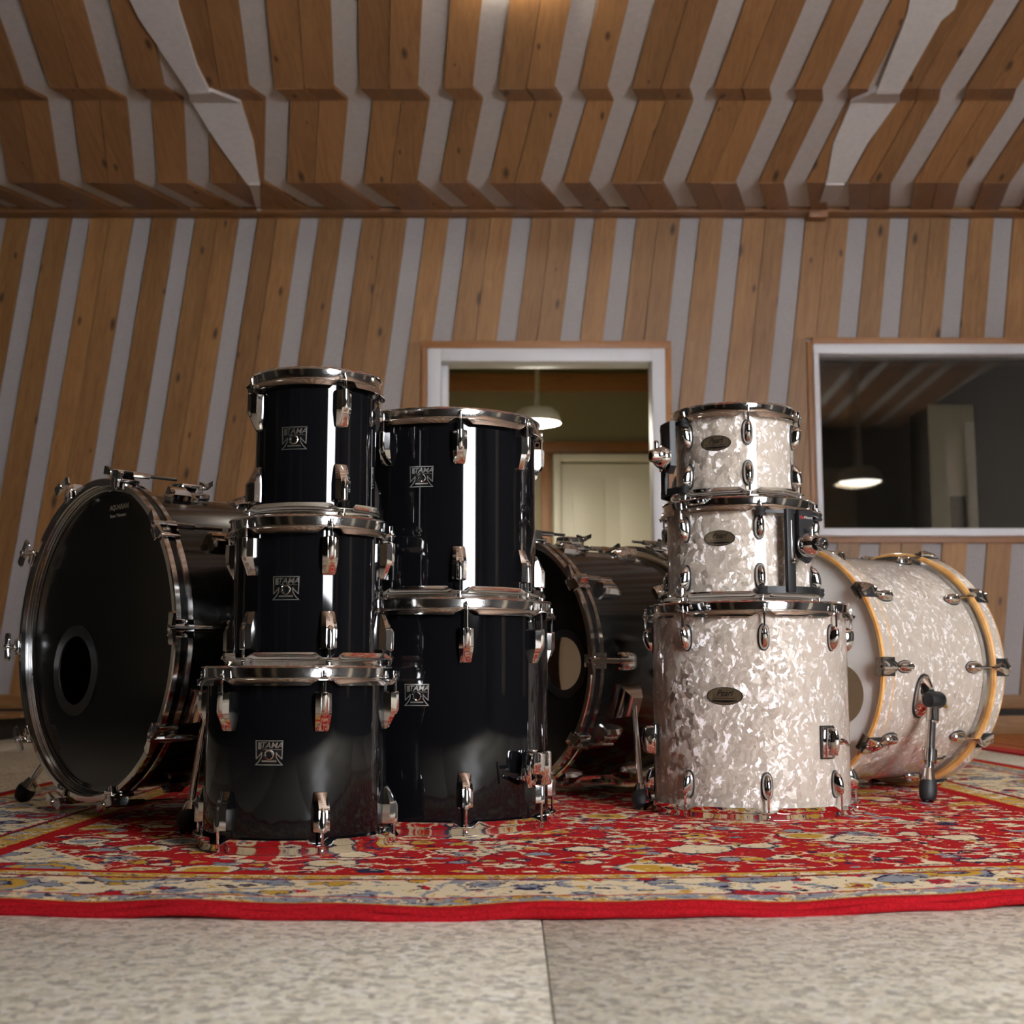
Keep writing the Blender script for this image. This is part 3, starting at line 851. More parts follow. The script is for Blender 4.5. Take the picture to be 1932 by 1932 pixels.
# =================================================================== DRUM HARDWARE
def hoop_mb(rs, angles, up=1, n=180, wall_h=0.021):
    """triple flanged hoop; z = 0 is the flange plane, the wall rises along +z (or -z)"""
    rw = rs + 0.006
    mb = MB(); vs_ = []; fs = []
    m = None
    for i in range(n):
        a = 2 * PI * i / n
        w = 0.0
        for t in angles:
            d = abs((a - t + PI) % (2 * PI) - PI) * (rs + 0.01)
            s = min(1.0, max(0.0, (0.023 - d) / 0.013)); w = max(w, s * s * (3 - 2 * s))
        rf = rw + 0.0095 + 0.0075 * w; zf = -0.0005 - 0.0085 * (1 - w)
        pr = [(rw - 0.0015, -0.001), (rw - 0.0015, wall_h - 0.0015), (rw, wall_h), (rw + 0.0036, wall_h + 0.0003), (rw + 0.0046, wall_h - 0.001),
              (rw + 0.0036, wall_h - 0.0025), (rw + 0.0014, wall_h - 0.0034), (rw + 0.0012, 0.0040), (rw + 0.0022, 0.0016),
              (rw + 0.0055, 0.0004 * w + 0.0002), (rw + 0.008, -0.0004 - 0.003 * (1 - w)), (rf, zf), (rf + 0.0004, zf - 0.0016), (rf - 0.0016, zf - 0.0018),
              (rw + 0.0065, -0.0026 - 0.003 * (1 - w)), (rw + 0.003, -0.0024)]
        m = len(pr)
        for r, z in pr: vs_.append((r * math.sin(a), -r * math.cos(a), z * up))
    for i in range(n):
        j = (i + 1) % n
        for q in range(m):
            w_ = (q + 1) % m
            fs.append((i * m + q, j * m + q, j * m + w_, i * m + w_))
    return mb.add(vs_, fs)

def box_lug_mesh():
    """faceted box lug, outward is -Y, tension rod enters at +Z"""
    def sec(z, w, d, c=0.25):
        return [(-w / 2, 0.001, z), (-w / 2, -d * 0.62, z), (-w * (0.5 - c), -d, z), (w * (0.5 - c), -d, z), (w / 2, -d * 0.62, z), (w / 2, 0.001, z)]
    h = 0.031
    mb = MB().loft([sec(h, 0.023, 0.0165), sec(h - 0.0018, 0.0265, 0.020), sec(-0.001, 0.0268, 0.0205), sec(-0.006, 0.0262, 0.0185), sec(-h + 0.003, 0.0225, 0.0078), sec(-h, 0.020, 0.0055)])
    def half(z, r, y):
        return [(r * math.cos(t), y - r * math.sin(t), z) for t in [PI * q / 8 for q in range(9)]] + [(-r * 0.7, y + 0.006, z), (r * 0.7, y + 0.006, z)]
    mb.loft([half(h + 0.0005, 0.0058, -0.0165), half(h - 0.001, 0.0066, -0.0168), half(0.000, 0.0066, -0.0168), half(-0.006, 0.0052, -0.0150), half(-0.010, 0.0022, -0.0125)])
    return mb.mesh('lug', 'chrome', 28)
def oval_lug_meshes():
    """slim almond lug with a dark gasket"""
    h = 0.026
    secs = []; gas = []
    N = 14
    for i in range(N + 1):
        t = -1 + 2 * i / N
        e = math.sqrt(max(0.0, 1 - abs(t) ** 2.6))
        w = 0.0105 * max(e, 0.16)
        d = 0.021 * max(0.10, math.sqrt(max(0.0, 1 - abs((t - 0.42) / (1.42 if t < 0.42 else 0.60)) ** 2.2)))
        z = t * h
        pts = [(w * math.cos(a), -d * math.sin(a) * (1.0), z) for a in [PI * q / 12 for q in range(13)]]
        pts = [(-w, 0.001, z)] + pts[::-1] + [(w, 0.001, z)]
        secs.append(pts)
        gw = w + 0.0014
        gas.append([(-gw, 0.001, z * 1.05), (-gw, -0.0022, z * 1.05), (gw, -0.0022, z * 1.05), (gw, 0.001, z * 1.05)])
    return MB().loft(secs).mesh('lug', 'chrome', 50), MB().loft(gas).mesh('gasket', 'rubber')
LUG_BOX = box_lug_mesh()
LUG_OVAL, GASKET = oval_lug_meshes()

def rod_mesh(y, z0, z1, r=0.0026):
    """tension rod in lug space: from the lug top z0 to the hoop ear z1, square key head beyond"""
    mb = MB().tube([(0, y, z0), (0, y, z1)], r, 8)
    mb.lathe([(0.0001, z1 - 0.0005), (0.0052, z1 - 0.0005), (0.0052, z1 + 0.0012), (0.0040, z1 + 0.0026), (0.0040, z1 + 0.0050), (0.0001, z1 + 0.0050)], 14, False, Matrix.Translation((0, y, 0)))
    mb.box((0, y, z1 + 0.0095), (0.0056, 0.0056, 0.0095), 0.0009)
    return mb.mesh('tension_rod', 'chrome')

def bend(mb, r, off=0.0):
    """wrap XY artwork (x sideways, y up, z outward) onto a vertical cylinder of radius r, facing -Y, origin on its surface"""
    out = []
    for x, y, z in mb.v:
        a = x / r; rr = r + z + off
        out.append((rr * math.sin(a), -(rr * math.cos(a)) + r, y))
    mb.v = out
    return mb
def strip(pts, w, z0, z1, closed=True, step=0.003):
    """thin raised line along a 2-D polyline"""
    mb = MB()
    P_ = [Vector((p[0], p[1])) for p in pts]
    n = len(P_)
    for i in range(n if closed else n - 1):
        a, b = P_[i], P_[(i + 1) % n]
        L = (b - a).length; t = (b - a) / L; nrm = Vector((-t.y, t.x)) * w / 2
        k = max(1, int(L / step))
        for q in range(k):
            s = a + t * (L * q / k - (w * 0.4 if q == 0 else 0)); e = a + t * (L * (q + 1) / k + (w * 0.4 if q == k - 1 else 0))
            quad = [s + nrm, s - nrm, e - nrm, e + nrm]
            mb.add([(c.x, c.y, z0) for c in quad] + [(c.x, c.y, z1) for c in quad], [(4, 5, 6, 7), (0, 1, 5, 4), (1, 2, 6, 5), (2, 3, 7, 6), (3, 0, 4, 7)])
    return mb
def grid_plate(w, h, z0, z1, inside=None, nx=16):
    mb = MB(); ny = 1
    vs_ = []; fs = []
    for z in (z0, z1):
        for i in range(nx + 1):
            x = -w / 2 + w * i / nx
            y0, y1 = inside(x) if inside else (-h / 2, h / 2)
            vs_ += [(x, y0, z), (x, y1, z)]
    k = 2 * (nx + 1)
    for i in range(nx):
        fs.append((k + 2 * i, k + 2 * i + 2, k + 2 * i + 3, k + 2 * i + 1))
        fs.append((2 * i, 2 * i + 2, k + 2 * i + 2, k + 2 * i)); fs.append((2 * i + 1, k + 2 * i + 1, k + 2 * i + 3, 2 * i + 3))
    fs.append((0, k, k + 1, 1)); fs.append((k - 2, k - 1, 2 * k - 1, 2 * k - 2))
    return mb.add(vs_, fs)

def flared_badge(parent, r, z, ang):
    """black plate with a silver flared outline, letters and an air vent"""
    w = 0.0455; k = w / 52.0
    pts = [(-25, 21), (25, 21), (24, -11), (17.5, -5), (13.5, 0), (13.8, -8), (19, -16), (25, -22), (-25, -22), (-19, -16), (-13.8, -8), (-13.5, 0), (-17.5, -5), (-24, -11)]
    pts = [(x * k, y * k) for x, y in pts]
    loc = (r * math.sin(ang), -r * math.cos(ang), z); rot = (0, 0, ang)
    def ins(x):
        ax = abs(x) / k
        return (-22 * k, 21 * k) if ax < 15 else (-11 * k, 21 * k)
    b = bend(grid_plate(48 * k, 0, -0.0004, 0.0004, ins, 24), r).build('badge', 'badgeblack', parent, loc, rot)
    bend(strip(pts, 0.0016, 0.0, 0.0008), r).build('badge_outline', 'silverline', b)
    bend(MB().box((-17.6 * k, 12.0 * k, 0.0004), (6.2 * k, 12.5 * k, 0.0008)), r).build('badge_block', 'silverline', b)
    t = text_mb('TAMA', 0.0132, 0.25, 0.00012, 0.0003, 1.02)
    t.v = [(x + 4.4 * k, y + 12.6 * k, z_ + 0.0005) for x, y, z_ in t.v]
    bend(t, r).build('badge_letters', 'silverline', b)
    bend(strip([(-11 * k, 5.5 * k), (22 * k, 5.5 * k)], 0.0006, 0, 0.0006, False), r).build('badge_line', 'silverline', b)
    bend(strip([(-12 * k, -15.5 * k), (13 * k, -15.5 * k)], 0.0024, 0, 0.0005, False), r).build('badge_line', 'silverline', b)
    MB().lathe([(0.0050, 0.001), (0.0052, 0.0018), (0.0070, 0.0020), (0.0082, 0.0010), (0.0086, -0.001)], 28, False, Matrix.Translation((0, 0, -3.5 * k)) @ Matrix.Rotation(PI / 2, 4, 'X')).build('air_vent', 'chrome', b)
    return b
def oval_badge(parent, r, z, ang, w, h):
    loc = (r * math.sin(ang), -r * math.cos(ang), z); rot = (0, 0, ang)
    def ell(s):
        return lambda x: (-h / 2 * s * math.sqrt(max(0, 1 - (2 * x / (w * s)) ** 2)) - 1e-5, h / 2 * s * math.sqrt(max(0, 1 - (2 * x / (w * s)) ** 2)) + 1e-5)
    b = bend(grid_plate(w, 0, -0.0004, 0.0010, ell(1.0), 40), r).build('badge', 'badgeblack', parent, loc, rot)
    bend(grid_plate(w * 0.93, 0, 0.0010, 0.0013, ell(0.93), 36), r).build('badge_face', 'bronze', b)
    def cres(x):
        e = math.sqrt(max(0, 1 - (2 * x / (w * 0.72)) ** 2))
        return (-h * 0.23 - h * 0.12 * e - 1e-5, -h * 0.23 + 1e-5)
    bend(grid_plate(w * 0.70, 0, 0.0013, 0.0015, cres, 24), r).build('badge_band', 'badgeblack', b)
    t = text_mb('Pearl', h * 0.46, 0.42, 0.0001, 0.0002, 0.95)
    t.v = [(x, y + h * 0.16, z_ + 0.0014) for x, y, z_ in t.v]
    bend(t, r).build('badge_letters', 'badgeblack', b)
    bend(strip([(-w * 0.13, h * 0.0), (w * 0.10, h * 0.0)], 0.0006, 0.0012, 0.0015, False), r).build('badge_line', 'badgeblack', b)
    bend(strip([(-w * 0.30, -h * 0.12), (w * 0.30, -h * 0.12)], 0.0007, 0.0012, 0.0015, False), r).build('badge_line', 'badgeblack', b)
    return b

def make_tom(name, label, X, Y, z0, z1, rs, front, nl, style, badge_z, badge_off, cat='drum', lug_gap=0.016, bw=(0.067, 0.033), WB=0.021):
    """cylinder drum standing upright. front = lug angle seen from the camera (deg)."""
    e = empty(name, (X, Y, z0))
    tag(e, label, cat)
    az = math.atan2(-X, Y)
    H = z1 - z0
    WH = 0.021
    zt = H - WH; zb = WB                     # flange planes
    shell_mat = 'black' if style == 'box' else 'pearl'
    MB().lathe([(rs, zb - 0.010), (rs, zt + 0.010), (rs - 0.006, zt + 0.010), (rs - 0.006, zb - 0.010)], 160).build('shell', shell_mat, e)
    hm = 'whitehead' if style == 'oval' else 'whitehead'
    for zz, nm in ((H - 0.010, 'batter_head'), (WB - 0.011, 'resonant_head')):
        s = 1 if zz > H / 2 else -1
        MB().lathe([(0.0005, zz), (rs - 0.004, zz), (rs + 0.002, zz - s * 0.002), (rs + 0.004, zz - s * 0.0085), (rs + 0.0042, zz - s * 0.0115)], 96, False).build(nm, hm, e)
    angs = [R(front) + az + 2 * PI * i / nl for i in range(nl)]
    ht = hoop_mb(rs, angs, 1).build('hoop', 'aged' if style == 'box' else 'chrome', e, (0, 0, zt))
    hb = hoop_mb(rs, angs, -1, wall_h=WB).build('hoop', 'aged' if style == 'box' else 'chrome', e, (0, 0, zb))
    half = 0.031 if style == 'box' else 0.026
    ry = -0.0165 if style == 'box' else -0.0150
    lm = LUG_BOX if style == 'box' else LUG_OVAL
    rod = rod_mesh(ry, half - 0.004, half + lug_gap)
    for a in angs:
        for top in (1, -1):
            zc = (zt - lug_gap - half) if top == 1 else (zb + lug_gap + half)
            l = put(lm, 'lug', e, (rs * math.sin(a), -rs * math.cos(a), zc), (0, 0 if top == 1 else PI, a))
            if style == 'oval': put(GASKET, 'gasket', l)
            put(rod, 'tension_rod', l)
    ab = R(badge_off) + az
    if badge_z is not None:
        if style == 'box': flared_badge(e, rs, badge_z - z0, ab)
        else: oval_badge(e, rs, badge_z - z0, ab, *bw)
    return e

# heights from the stacked sizes (each drum rests on the head of the one below)
T12 = make_tom('tom_drum', 'widest black tom at the bottom of the leftmost drum stack, on the rug', -0.366, 2.285, RUG_Z - 0.003, 0.311, 0.1525, 14.5, 6, 'box', 0.174, -16.5, lug_gap=0.021, WB=0.0165)
T10 = make_tom('tom_drum', 'middle black tom of the leftmost stack, between two other black toms', -0.352, 2.295, 0.301, 0.559, 0.128, 14, 6, 'box', 0.438, -17)
T8 = make_tom('tom_drum', 'smallest black tom on top of the leftmost drum stack', -0.344, 2.295, 0.549, 0.812, 0.104, 23, 4, 'box', 0.692, -21)
L16 = make_tom('floor_tom', 'deep black floor tom standing on the rug under another black drum, with leg bracket', -0.134, 2.60, RUG_Z - 0.003, 0.4365, 0.203, 11, 8, 'box', 0.262, -13.5, lug_gap=0.034, WB=0.0165)
U14 = make_tom('tom_drum', 'large black tom stacked on the black floor tom, beside the doorway', -0.132, 2.60, 0.4265, 0.7905, 0.178, 8, 8, 'box', 0.662, -14.5, lug_gap=0.022)
P16 = make_tom('floor_tom', 'large white pearl floor tom standing on the rug under two pearl toms', 0.508, 2.86, RUG_Z - 0.003, 0.446, 0.205, 8.4, 8, 'oval', 0.256, -14, lug_gap=0.026, bw=(0.075, 0.036), WB=0.0165)
P12 = make_tom('tom_drum', 'middle white pearl tom with black bracket on its right, between two pearl drums', 0.492, 2.86, 0.436, 0.664, 0.154, 15.5, 6, 'oval', 0.578, -15)
P10 = make_tom('tom_drum', 'smallest white pearl tom on top of the pearl stack, bracket on its left', 0.487, 2.86, 0.654, 0.866, 0.127, 12, 6, 'oval', 0.782, -18)

# ---- floor tom leg brackets
def pearl_bracket(parent, r, z, ang, wing=True):
    loc = (r * math.sin(ang), -r * math.cos(ang), z)
    b = MB().box((0, -0.0015, 0), (0.040, 0.005, 0.066), 0.0018).build('leg_bracket_gasket', 'rubber', parent, loc, (0, 0, ang))
    br = MB().box((0, -0.005, 0), (0.036, 0.004, 0.062), 0.0016).build('leg_bracket', 'chrome', parent, loc, (0, 0, ang))
    def sec(z_, w, d): return [(w * math.cos(t), -0.006 - d * math.sin(t), z_) for t in [PI * q / 10 for q in range(11)]]
    MB().loft([sec(-0.029, 0.008, 0.012), sec(-0.025, 0.0105, 0.021), sec(0.0, 0.0115, 0.026), sec(0.023, 0.0105, 0.023), sec(0.028, 0.008, 0.014)]).build('leg_clamp', 'chrome', br)
    if wing:
        MB().tube([(0.009, -0.018, 0.0), (0.022, -0.020, 0.0)], 0.0045, 10).tube([(0.022, -0.020, 0.004), (0.030, -0.021, 0.001), (0.040, -0.022, -0.008)], [0.0045, 0.0055, 0.003], 8).build('wing_bolt', 'chrome', br)
az3 = math.atan2(-0.508, 2.86)
pearl_bracket(P16, 0.205, 0.152, az3 + R(47))
pearl_bracket(P16, 0.205, 0.152, az3 + R(-73))
az2 = math.atan2(0.134, 2.60)
def angled_bracket(parent, r, z, ang):
    loc = (r * math.sin(ang), -r * math.cos(ang), z)
    br = MB().box((0, -0.004, 0), (0.036, 0.010, 0.062), 0.003).build('leg_bracket', 'chrome', parent, loc, (0, 0, ang))
    MB().box((-0.026, -0.026, 0.004), (0.038, 0.030, 0.040), 0.004, Matrix.Rotation(R(8), 4, 'Y')).build('bracket_body', 'chrome', br)
    MB().box((0.008, -0.026, -0.002), (0.026, 0.022, 0.062), 0.004).build('leg_clamp', 'chrome', br)
    MB().tube([(-0.044, -0.032, 0.0), (-0.064, -0.042, -0.002)], 0.004, 8).box((-0.070, -0.044, 0.000), (0.006, 0.012, 0.042), 0.002, Matrix.Rotation(R(-10), 4, 'Y')).build('wing_bolt', 'chrome', br)
    MB().box((-0.030, -0.018, -0.034), (0.044, 0.018, 0.008), 0.002, Matrix.Rotation(R(18), 4, 'Y')).build('bracket_foot', 'chrome', br)
angled_bracket(L16, 0.203, 0.118, az2 + R(52))

# ---- suspension brackets of the two small pearl toms
def suspension(parent, rs, H, front, az, side, tube_z, frac, n=6):
    """black two-rail bracket between two neighbouring lugs with a chrome ball clamp"""
    a0 = R(front) + az + (0 if side > 0 else -2 * PI / n)
    a1 = a0 + 2 * PI / n
    am = a0 + (a1 - a0) * frac
    root = empty('suspension_bracket'); root.parent = parent; root.location = (0, 0, 0)
    rr = rs + 0.016
    zt, zb = H - 0.021 - 0.013, 0.021 + 0.013
    for z in (zt, zb):
        for a in (a0, a1):
            MB().lathe([(0.0035, -0.008), (0.010, -0.008), (0.0115, -0.004), (0.0095, 0.0), (0.0115, 0.004), (0.010, 0.008), (0.0035, 0.008)], 20, True,
                       Matrix.Translation((rr * math.sin(a), -rr * math.cos(a), z))).build('rubber_grommet', 'rubber', root)
        pts = []
        for q in range(9):
            t = a0 + (a1 - a0) * q / 8
            R2 = rr + 0.016 * math.sin(PI * q / 8)
            pts.append((R2 * math.sin(t), -R2 * math.cos(t), z))
        secs = []
        for i, p in enumerate(pts):
            t = a0 + (a1 - a0) * i / 8
            out = Vector((math.sin(t), -math.cos(t), 0))
            hgt = 0.0035 if z == zt else 0.007
            c = Vector(p)
            secs.append([c + out * 0.004 + Vector((0, 0, hgt)), c - out * 0.002 + Vector((0, 0, hgt)), c - out * 0.002 - Vector((0, 0, hgt)), c + out * 0.004 - Vector((0, 0, hgt))])
        MB().loft(secs).build('rail', 'plastic', root)
    Rm = rr + 0.012
    mloc = (Rm * math.sin(am), -Rm * math.cos(am), 0)
    plate = MB().box((-0.020, -0.003, (zt + zb) / 2), (0.022, 0.012, zt - zb + 0.012), 0.003).build('upright', 'plastic', root, mloc, (0, 0, am))
    MB().box((-0.019, -0.0095, (zt + zb) / 2 + 0.018), (0.006, 0.003, (zt - zb) * 0.55), 0.001).build('slot_trim', 'steel', plate)
    MB().lathe([(0.0001, 0.004), (0.005, 0.003), (0.0062, 0.0), (0.005, -0.003)], 16, False, Matrix.Translation((-0.019, -0.012, (zt + zb) / 2 - 0.022)) @ Matrix.Rotation(PI / 2, 4, 'X')).build('clamp_bolt', 'chrome', plate)
    def face(y): 
        zc = tube_z
        return [(-0.006, y, zt + 0.004), (0.034, y, zt + 0.004), (0.036, y, zc - 0.020), (0.022, y, zc - 0.036), (0.0, y, zc - 0.026), (-0.006, y, zc - 0.012)]
    pm = MB().loft([face(-0.002), face(-0.013), [(x * 0.94 + 0.001, y, z * 0.97 + tube_z * 0.03) for x, y, z in face(-0.0155)]]).build('mount_plate', 'plastic', root, mloc, (0, 0, am))
    if side > 0:
        for txt, xx, mt in (('Opti', 0.004, 'redprint'), ('Mount', 0.020, 'print')):
            t = text_mb(txt, 0.0085, 0.2, 0.0, 0.0001)
            t.v = [(x + xx, -0.0158, y + zt - 0.012) for x, y, z_ in t.v]
            t.build('lettering', mt, pm)
    ball = MB().lathe([(0.0001, 0.0), (0.024, 0.0), (0.0265, 0.006), (0.025, 0.016), (0.018, 0.026), (0.013, 0.030)], 36, False, Matrix.Translation((0.014, -0.014, tube_z)) @ Matrix.Rotation(PI / 2, 4, 'X')).build('ball_clamp', 'chrome', pm)
    MB().lathe([(0.0085, 0.0), (0.0085, 0.022), (0.0125, 0.022), (0.014, 0.018), (0.014, 0.0)], 28, True, Matrix.Translation((0.024, -0.034, tube_z)) @ Matrix.Rotation(PI / 2, 4, 'X')).build('tube_receiver', 'chrome', ball)
    MB().box((0.042, -0.036, tube_z + 0.002), (0.008, 0.014, 0.012), 0.002).build('hinge_nut', 'chrome', pm)
    MB().tube([(0.010, -0.036, tube_z + 0.012), (0.010, -0.036, tube_z + 0.030), (0.010, -0.036, tube_z + 0.031), (0.010, -0.036, tube_z + 0.036)], [0.004, 0.004, 0.0055, 0.004], 12).build('clamp_screw', 'chrome', pm)
    return root
az12 = math.atan2(-0.492, 2.86)
suspension(P12, 0.154, 0.228, 15.5, az12, 1, 0.125, 0.40)
az10 = math.atan2(-0.487, 2.86)
suspension(P10, 0.127, 0.212, 12 - 60, az10, -1, 0.105, 0.76)

# =================================================================== BASS DRUMS
def head_with_hole(r, cx, cz, rh, y, n=72):
    """disc in the XZ plane with an off-centre round port"""
    vs_, fs = [], []
    ts = [0.0, 0.35, 0.7, 0.94, 1.0]
    for i in range(n):
        a = 2 * PI * i / n
        dx, dz = math.sin(a), math.cos(a)
        b = cx * dx + cz * dz; c = cx * cx + cz * cz - r * r
        L = -b + math.sqrt(b * b - c)
        for t in ts:
            q = rh + (L - rh) * t
            vs_.append((cx + dx * q, y, cz + dz * q))
    m = len(ts)
    for i in range(n):
        j = (i + 1) % n
        for q in range(m - 1): fs.append((i * m + q, i * m + q + 1, j * m + q + 1, j * m + q))
    return MB().add(vs_, fs)
RX = Matrix.Rotation(PI / 2, 4, 'X')     # lathe axis Z -> -Y ; z becomes -y
def ylathe(mb, prof, n=128, closed=True):
    """profile (r, y) turned about the Y axis"""
    return mb.lathe([(r, -y) for r, y in prof], n, closed, RX)

def t_rod_mesh(r_off, y_handle, y_lug):
    """T-handled rod running along +Y in 'top' space (outward = +Z)"""
    mb = MB().tube([(0, y_handle, r_off), (0, y_lug, r_off)], 0.0036, 8)
    mb.tube([(0, y_handle + 0.002, r_off), (0, y_handle + 0.085, r_off)], [0.0078, 0.0060], 10)
    def sec(x, w, d): return [(x, y_handle + 0.001 - d, r_off - w), (x, y_handle + 0.001 + d, r_off - w), (x, y_handle + 0.001 + d, r_off + w), (x, y_handle + 0.001 - d, r_off + w)]
    mb.loft([sec(-0.031, 0.0065, 0.0018), sec(-0.027, 0.009, 0.0028), sec(-0.006, 0.006, 0.0045), sec(0.006, 0.006, 0.0045), sec(0.027, 0.009, 0.0028), sec(0.031, 0.0065, 0.0018)])
    mb.lathe([(0.0001, 0.008), (0.0065, 0.006), (0.0075, -0.006), (0.0001, -0.008)], 12, False, Matrix.Translation((0, y_handle, r_off)) @ RX)
    return mb.mesh('tension_rod', 'aged')
def claw_mesh(ro, w=0.036):
    """hook that grips a hoop 40 mm wide"""
    mb = MB().box((0, 0.016, ro + 0.003), (w, 0.046, 0.006), 0.002)
    mb.box((0, -0.0055, ro - 0.006), (w * 0.8, 0.006, 0.022), 0.002)
    mb.loft([[(-0.010, 0.004, ro + 0.005), (0.010, 0.004, ro + 0.005), (0.006, 0.006, ro + 0.022), (-0.006, 0.006, ro + 0.022)],
             [(-0.010, 0.030, ro + 0.005), (0.010, 0.030, ro + 0.005), (0.006, 0.026, ro + 0.022), (-0.006, 0.026, ro + 0.022)]])
    return mb.mesh('claw', 'chrome')
def bass_lug_mesh(r, y0, ln):
    def sec(y, w, h): return [(-w / 2, y, r - 0.003), (-w / 2, y, r + h * 0.55), (-w * 0.28, y, r + h), (w * 0.28, y, r + h), (w / 2, y, r + h * 0.55), (w / 2, y, r - 0.003)]
    mb = MB().loft([sec(y0, 0.034, 0.017), sec(y0 + 0.003, 0.040, 0.021), sec(y0 + ln * 0.55, 0.040, 0.021), sec(y0 + ln - 0.003, 0.034, 0.009), sec(y0 + ln, 0.030, 0.006)])
    mb.tube([(0, y0 - 0.004, r + 0.0175), (0, y0 + ln * 0.55, r + 0.0175)], 0.0075, 12)
    return mb.mesh('lug', 'chrome', 28)

def make_bass(label, C, azim, zc, rs, depth, phi0, hole, style, spurs, tilt=0.0, hoop_out=0.024, mount=None, text=False, lug_at=0.105, interior='creamhead'):
    """front face centre over C; azim turns the front (0 = towards -Y)"""
    e = empty('bass_drum', (C[0], C[1], RUG_Z), azim)
    tag(e, label, 'drum')
    zc = zc - RUG_Z
    up = Matrix.Translation((0, 0, zc))
    body = 'blackwrap' if style == 'black' else 'pearl'
    def bp(mb, name, mat, parent=e, rot=(0, 0, 0), sharp=35): return mb.build(name, mat, parent, (0, 0, zc), (tilt, 0, 0), sharp) if parent is e else mb.build(name, mat, parent, (0, 0, 0), rot, sharp)
    sh = bp(ylathe(MB(), [(rs, 0.022), (rs, depth - 0.022), (rs - 0.007, depth - 0.022), (rs - 0.007, 0.022)], 144), 'shell', body)
    bp(ylathe(MB(), [(rs - 0.0075, 0.024), (rs - 0.0075, depth - 0.024)], 96, False), 'shell_lining', 'inside' if style == 'black' else 'paleside', sh)
    # front head with port
    hm = 'blackhead' if style == 'black' else 'whitehead'
    hy = 0.024 if style == 'black' else 0.012
    hd = bp(head_with_hole(rs + 0.001, hole[0], hole[1], hole[2], hy), 'front_head', hm)
    if style == 'black':
        col = ylathe(MB(), [(rs + 0.001, hy), (rs + 0.003, hy + 0.003), (rs + 0.0045, hy - 0.004), (rs + 0.006, hy - 0.001), (rs + 0.0075, hy - 0.008), (rs + 0.009, hy - 0.006), (rs + 0.0105, hy - 0.014), (rs + 0.0125, hy - 0.014)], 128, False)
    else:
        col = ylathe(MB(), [(rs + 0.001, hy), (rs + 0.006, hy + 0.001), (rs + 0.009, hy - 0.003), (rs + 0.0125, hy - 0.002)], 128, False)
    bp(col, 'head_collar', 'aged' if style == 'black' else hm, hd)
    if hole[3]:
        m = Matrix.Translation((hole[0], hy - 0.001, hole[1])) @ RX
        bp(MB().lathe([(hole[2] - 0.002, -0.002), (hole[2] - 0.002, 0.002), (hole[2] + hole[3], 0.0022), (hole[2] + hole[3], -0.001)], 64, True, m), 'port_ring', 'plastic', hd)
    bk = bp(ylathe(MB(), [(0.0005, depth - 0.014), (rs + 0.001, depth - 0.014), (rs + 0.009, depth - 0.012), (rs + 0.011, depth - 0.026)], 96, False), 'rear_head', interior)
    ro = rs + hoop_out
    for y0 in (0.0, depth - 0.040):
        if style == 'black':
            h = bp(ylathe(MB(), [(rs + 0.012, y0), (ro - 0.002, y0), (ro, y0 + 0.002), (ro, y0 + 0.012), (ro - 0.003, y0 + 0.0135), (ro - 0.003, y0 + 0.0265), (ro, y0 + 0.028), (ro, y0 + 0.038), (ro - 0.002, y0 + 0.040), (rs + 0.012, y0 + 0.040)], 160), 'hoop', 'aged')
            bp(ylathe(MB(), [(ro - 0.0035, y0 + 0.0137), (ro - 0.0022, y0 + 0.0142), (ro - 0.0022, y0 + 0.0258), (ro - 0.0035, y0 + 0.0263)], 144, True), 'hoop_inlay', 'inlay', h)
        else:
            h = bp(ylathe(MB(), [(rs + 0.012, y0), (ro - 0.002, y0), (ro, y0 + 0.002), (ro, y0 + 0.038), (ro - 0.002, y0 + 0.040), (rs + 0.012, y0 + 0.040)], 160), 'hoop', 'maple')
            bp(ylathe(MB(), [(ro - 0.001, y0 + 0.005), (ro + 0.0006, y0 + 0.006), (ro + 0.0006, y0 + 0.034), (ro - 0.001, y0 + 0.035)], 144, True), 'hoop_inlay', 'pearl', h)
    # flesh hoop seen between shell and rear hoop
    if style != 'black':
        bp(ylathe(MB(), [(rs + 0.002, depth - 0.060), (rs + 0.0115, depth - 0.060), (rs + 0.0125, depth - 0.050), (rs + 0.0125, depth - 0.038), (rs + 0.002, depth - 0.038)], 144), 'flesh_hoop', 'steel')
        bp(ylathe(MB(), [(rs + 0.002, 0.040), (rs + 0.010, 0.040), (rs + 0.010, 0.050), (rs + 0.002, 0.050)], 144), 'flesh_hoop', 'steel')
    # hardware at each tension point
    nl = 10
    if style == 'black':
        cl = claw_mesh(ro); rod = t_rod_mesh(ro + 0.016, -0.018, lug_at + 0.01); lug = bass_lug_mesh(rs, lug_at, 0.064)
    else:
        def oval(y0, y1, w, hh, base):
            secs = []
            for i in range(13):
                t = -1 + 2 * i / 12; s = max(0.2, math.sqrt(max(0, 1 - abs(t) ** 2.6)))
                y = (y0 + y1) / 2 + t * (y1 - y0) / 2
                secs.append([(-w * s, y, base - 0.002)] + [(w * s * math.cos(a), y, base + hh * s * math.sin(a)) for a in [PI * q / 10 for q in range(10, -1, -1)]] + [(w * s, y, base - 0.002)])
            return MB().loft(secs)
        lug = oval(lug_at - 0.012, lug_at + 0.040, 0.0135, 0.020, rs).mesh('lug', 'chrome', 50)
        gk = MB().loft([[(x, lug_at + 0.014 + y, rs + z) for x, y, z in ring] for ring in [[(0.0152 * math.cos(a), 0.0285 * math.sin(a), zz) for a in [2 * PI * q / 28 for q in range(28)]] for zz in (-0.003, 0.0025)]]).mesh('gasket', 'rubber')
        def fl(y, w, z, t=0.004): return [(-w, y, z - t), (-w, y, z), (-w * 0.4, y, z + 0.006), (w * 0.4, y, z + 0.006), (w, y, z), (w, y, z - t)]
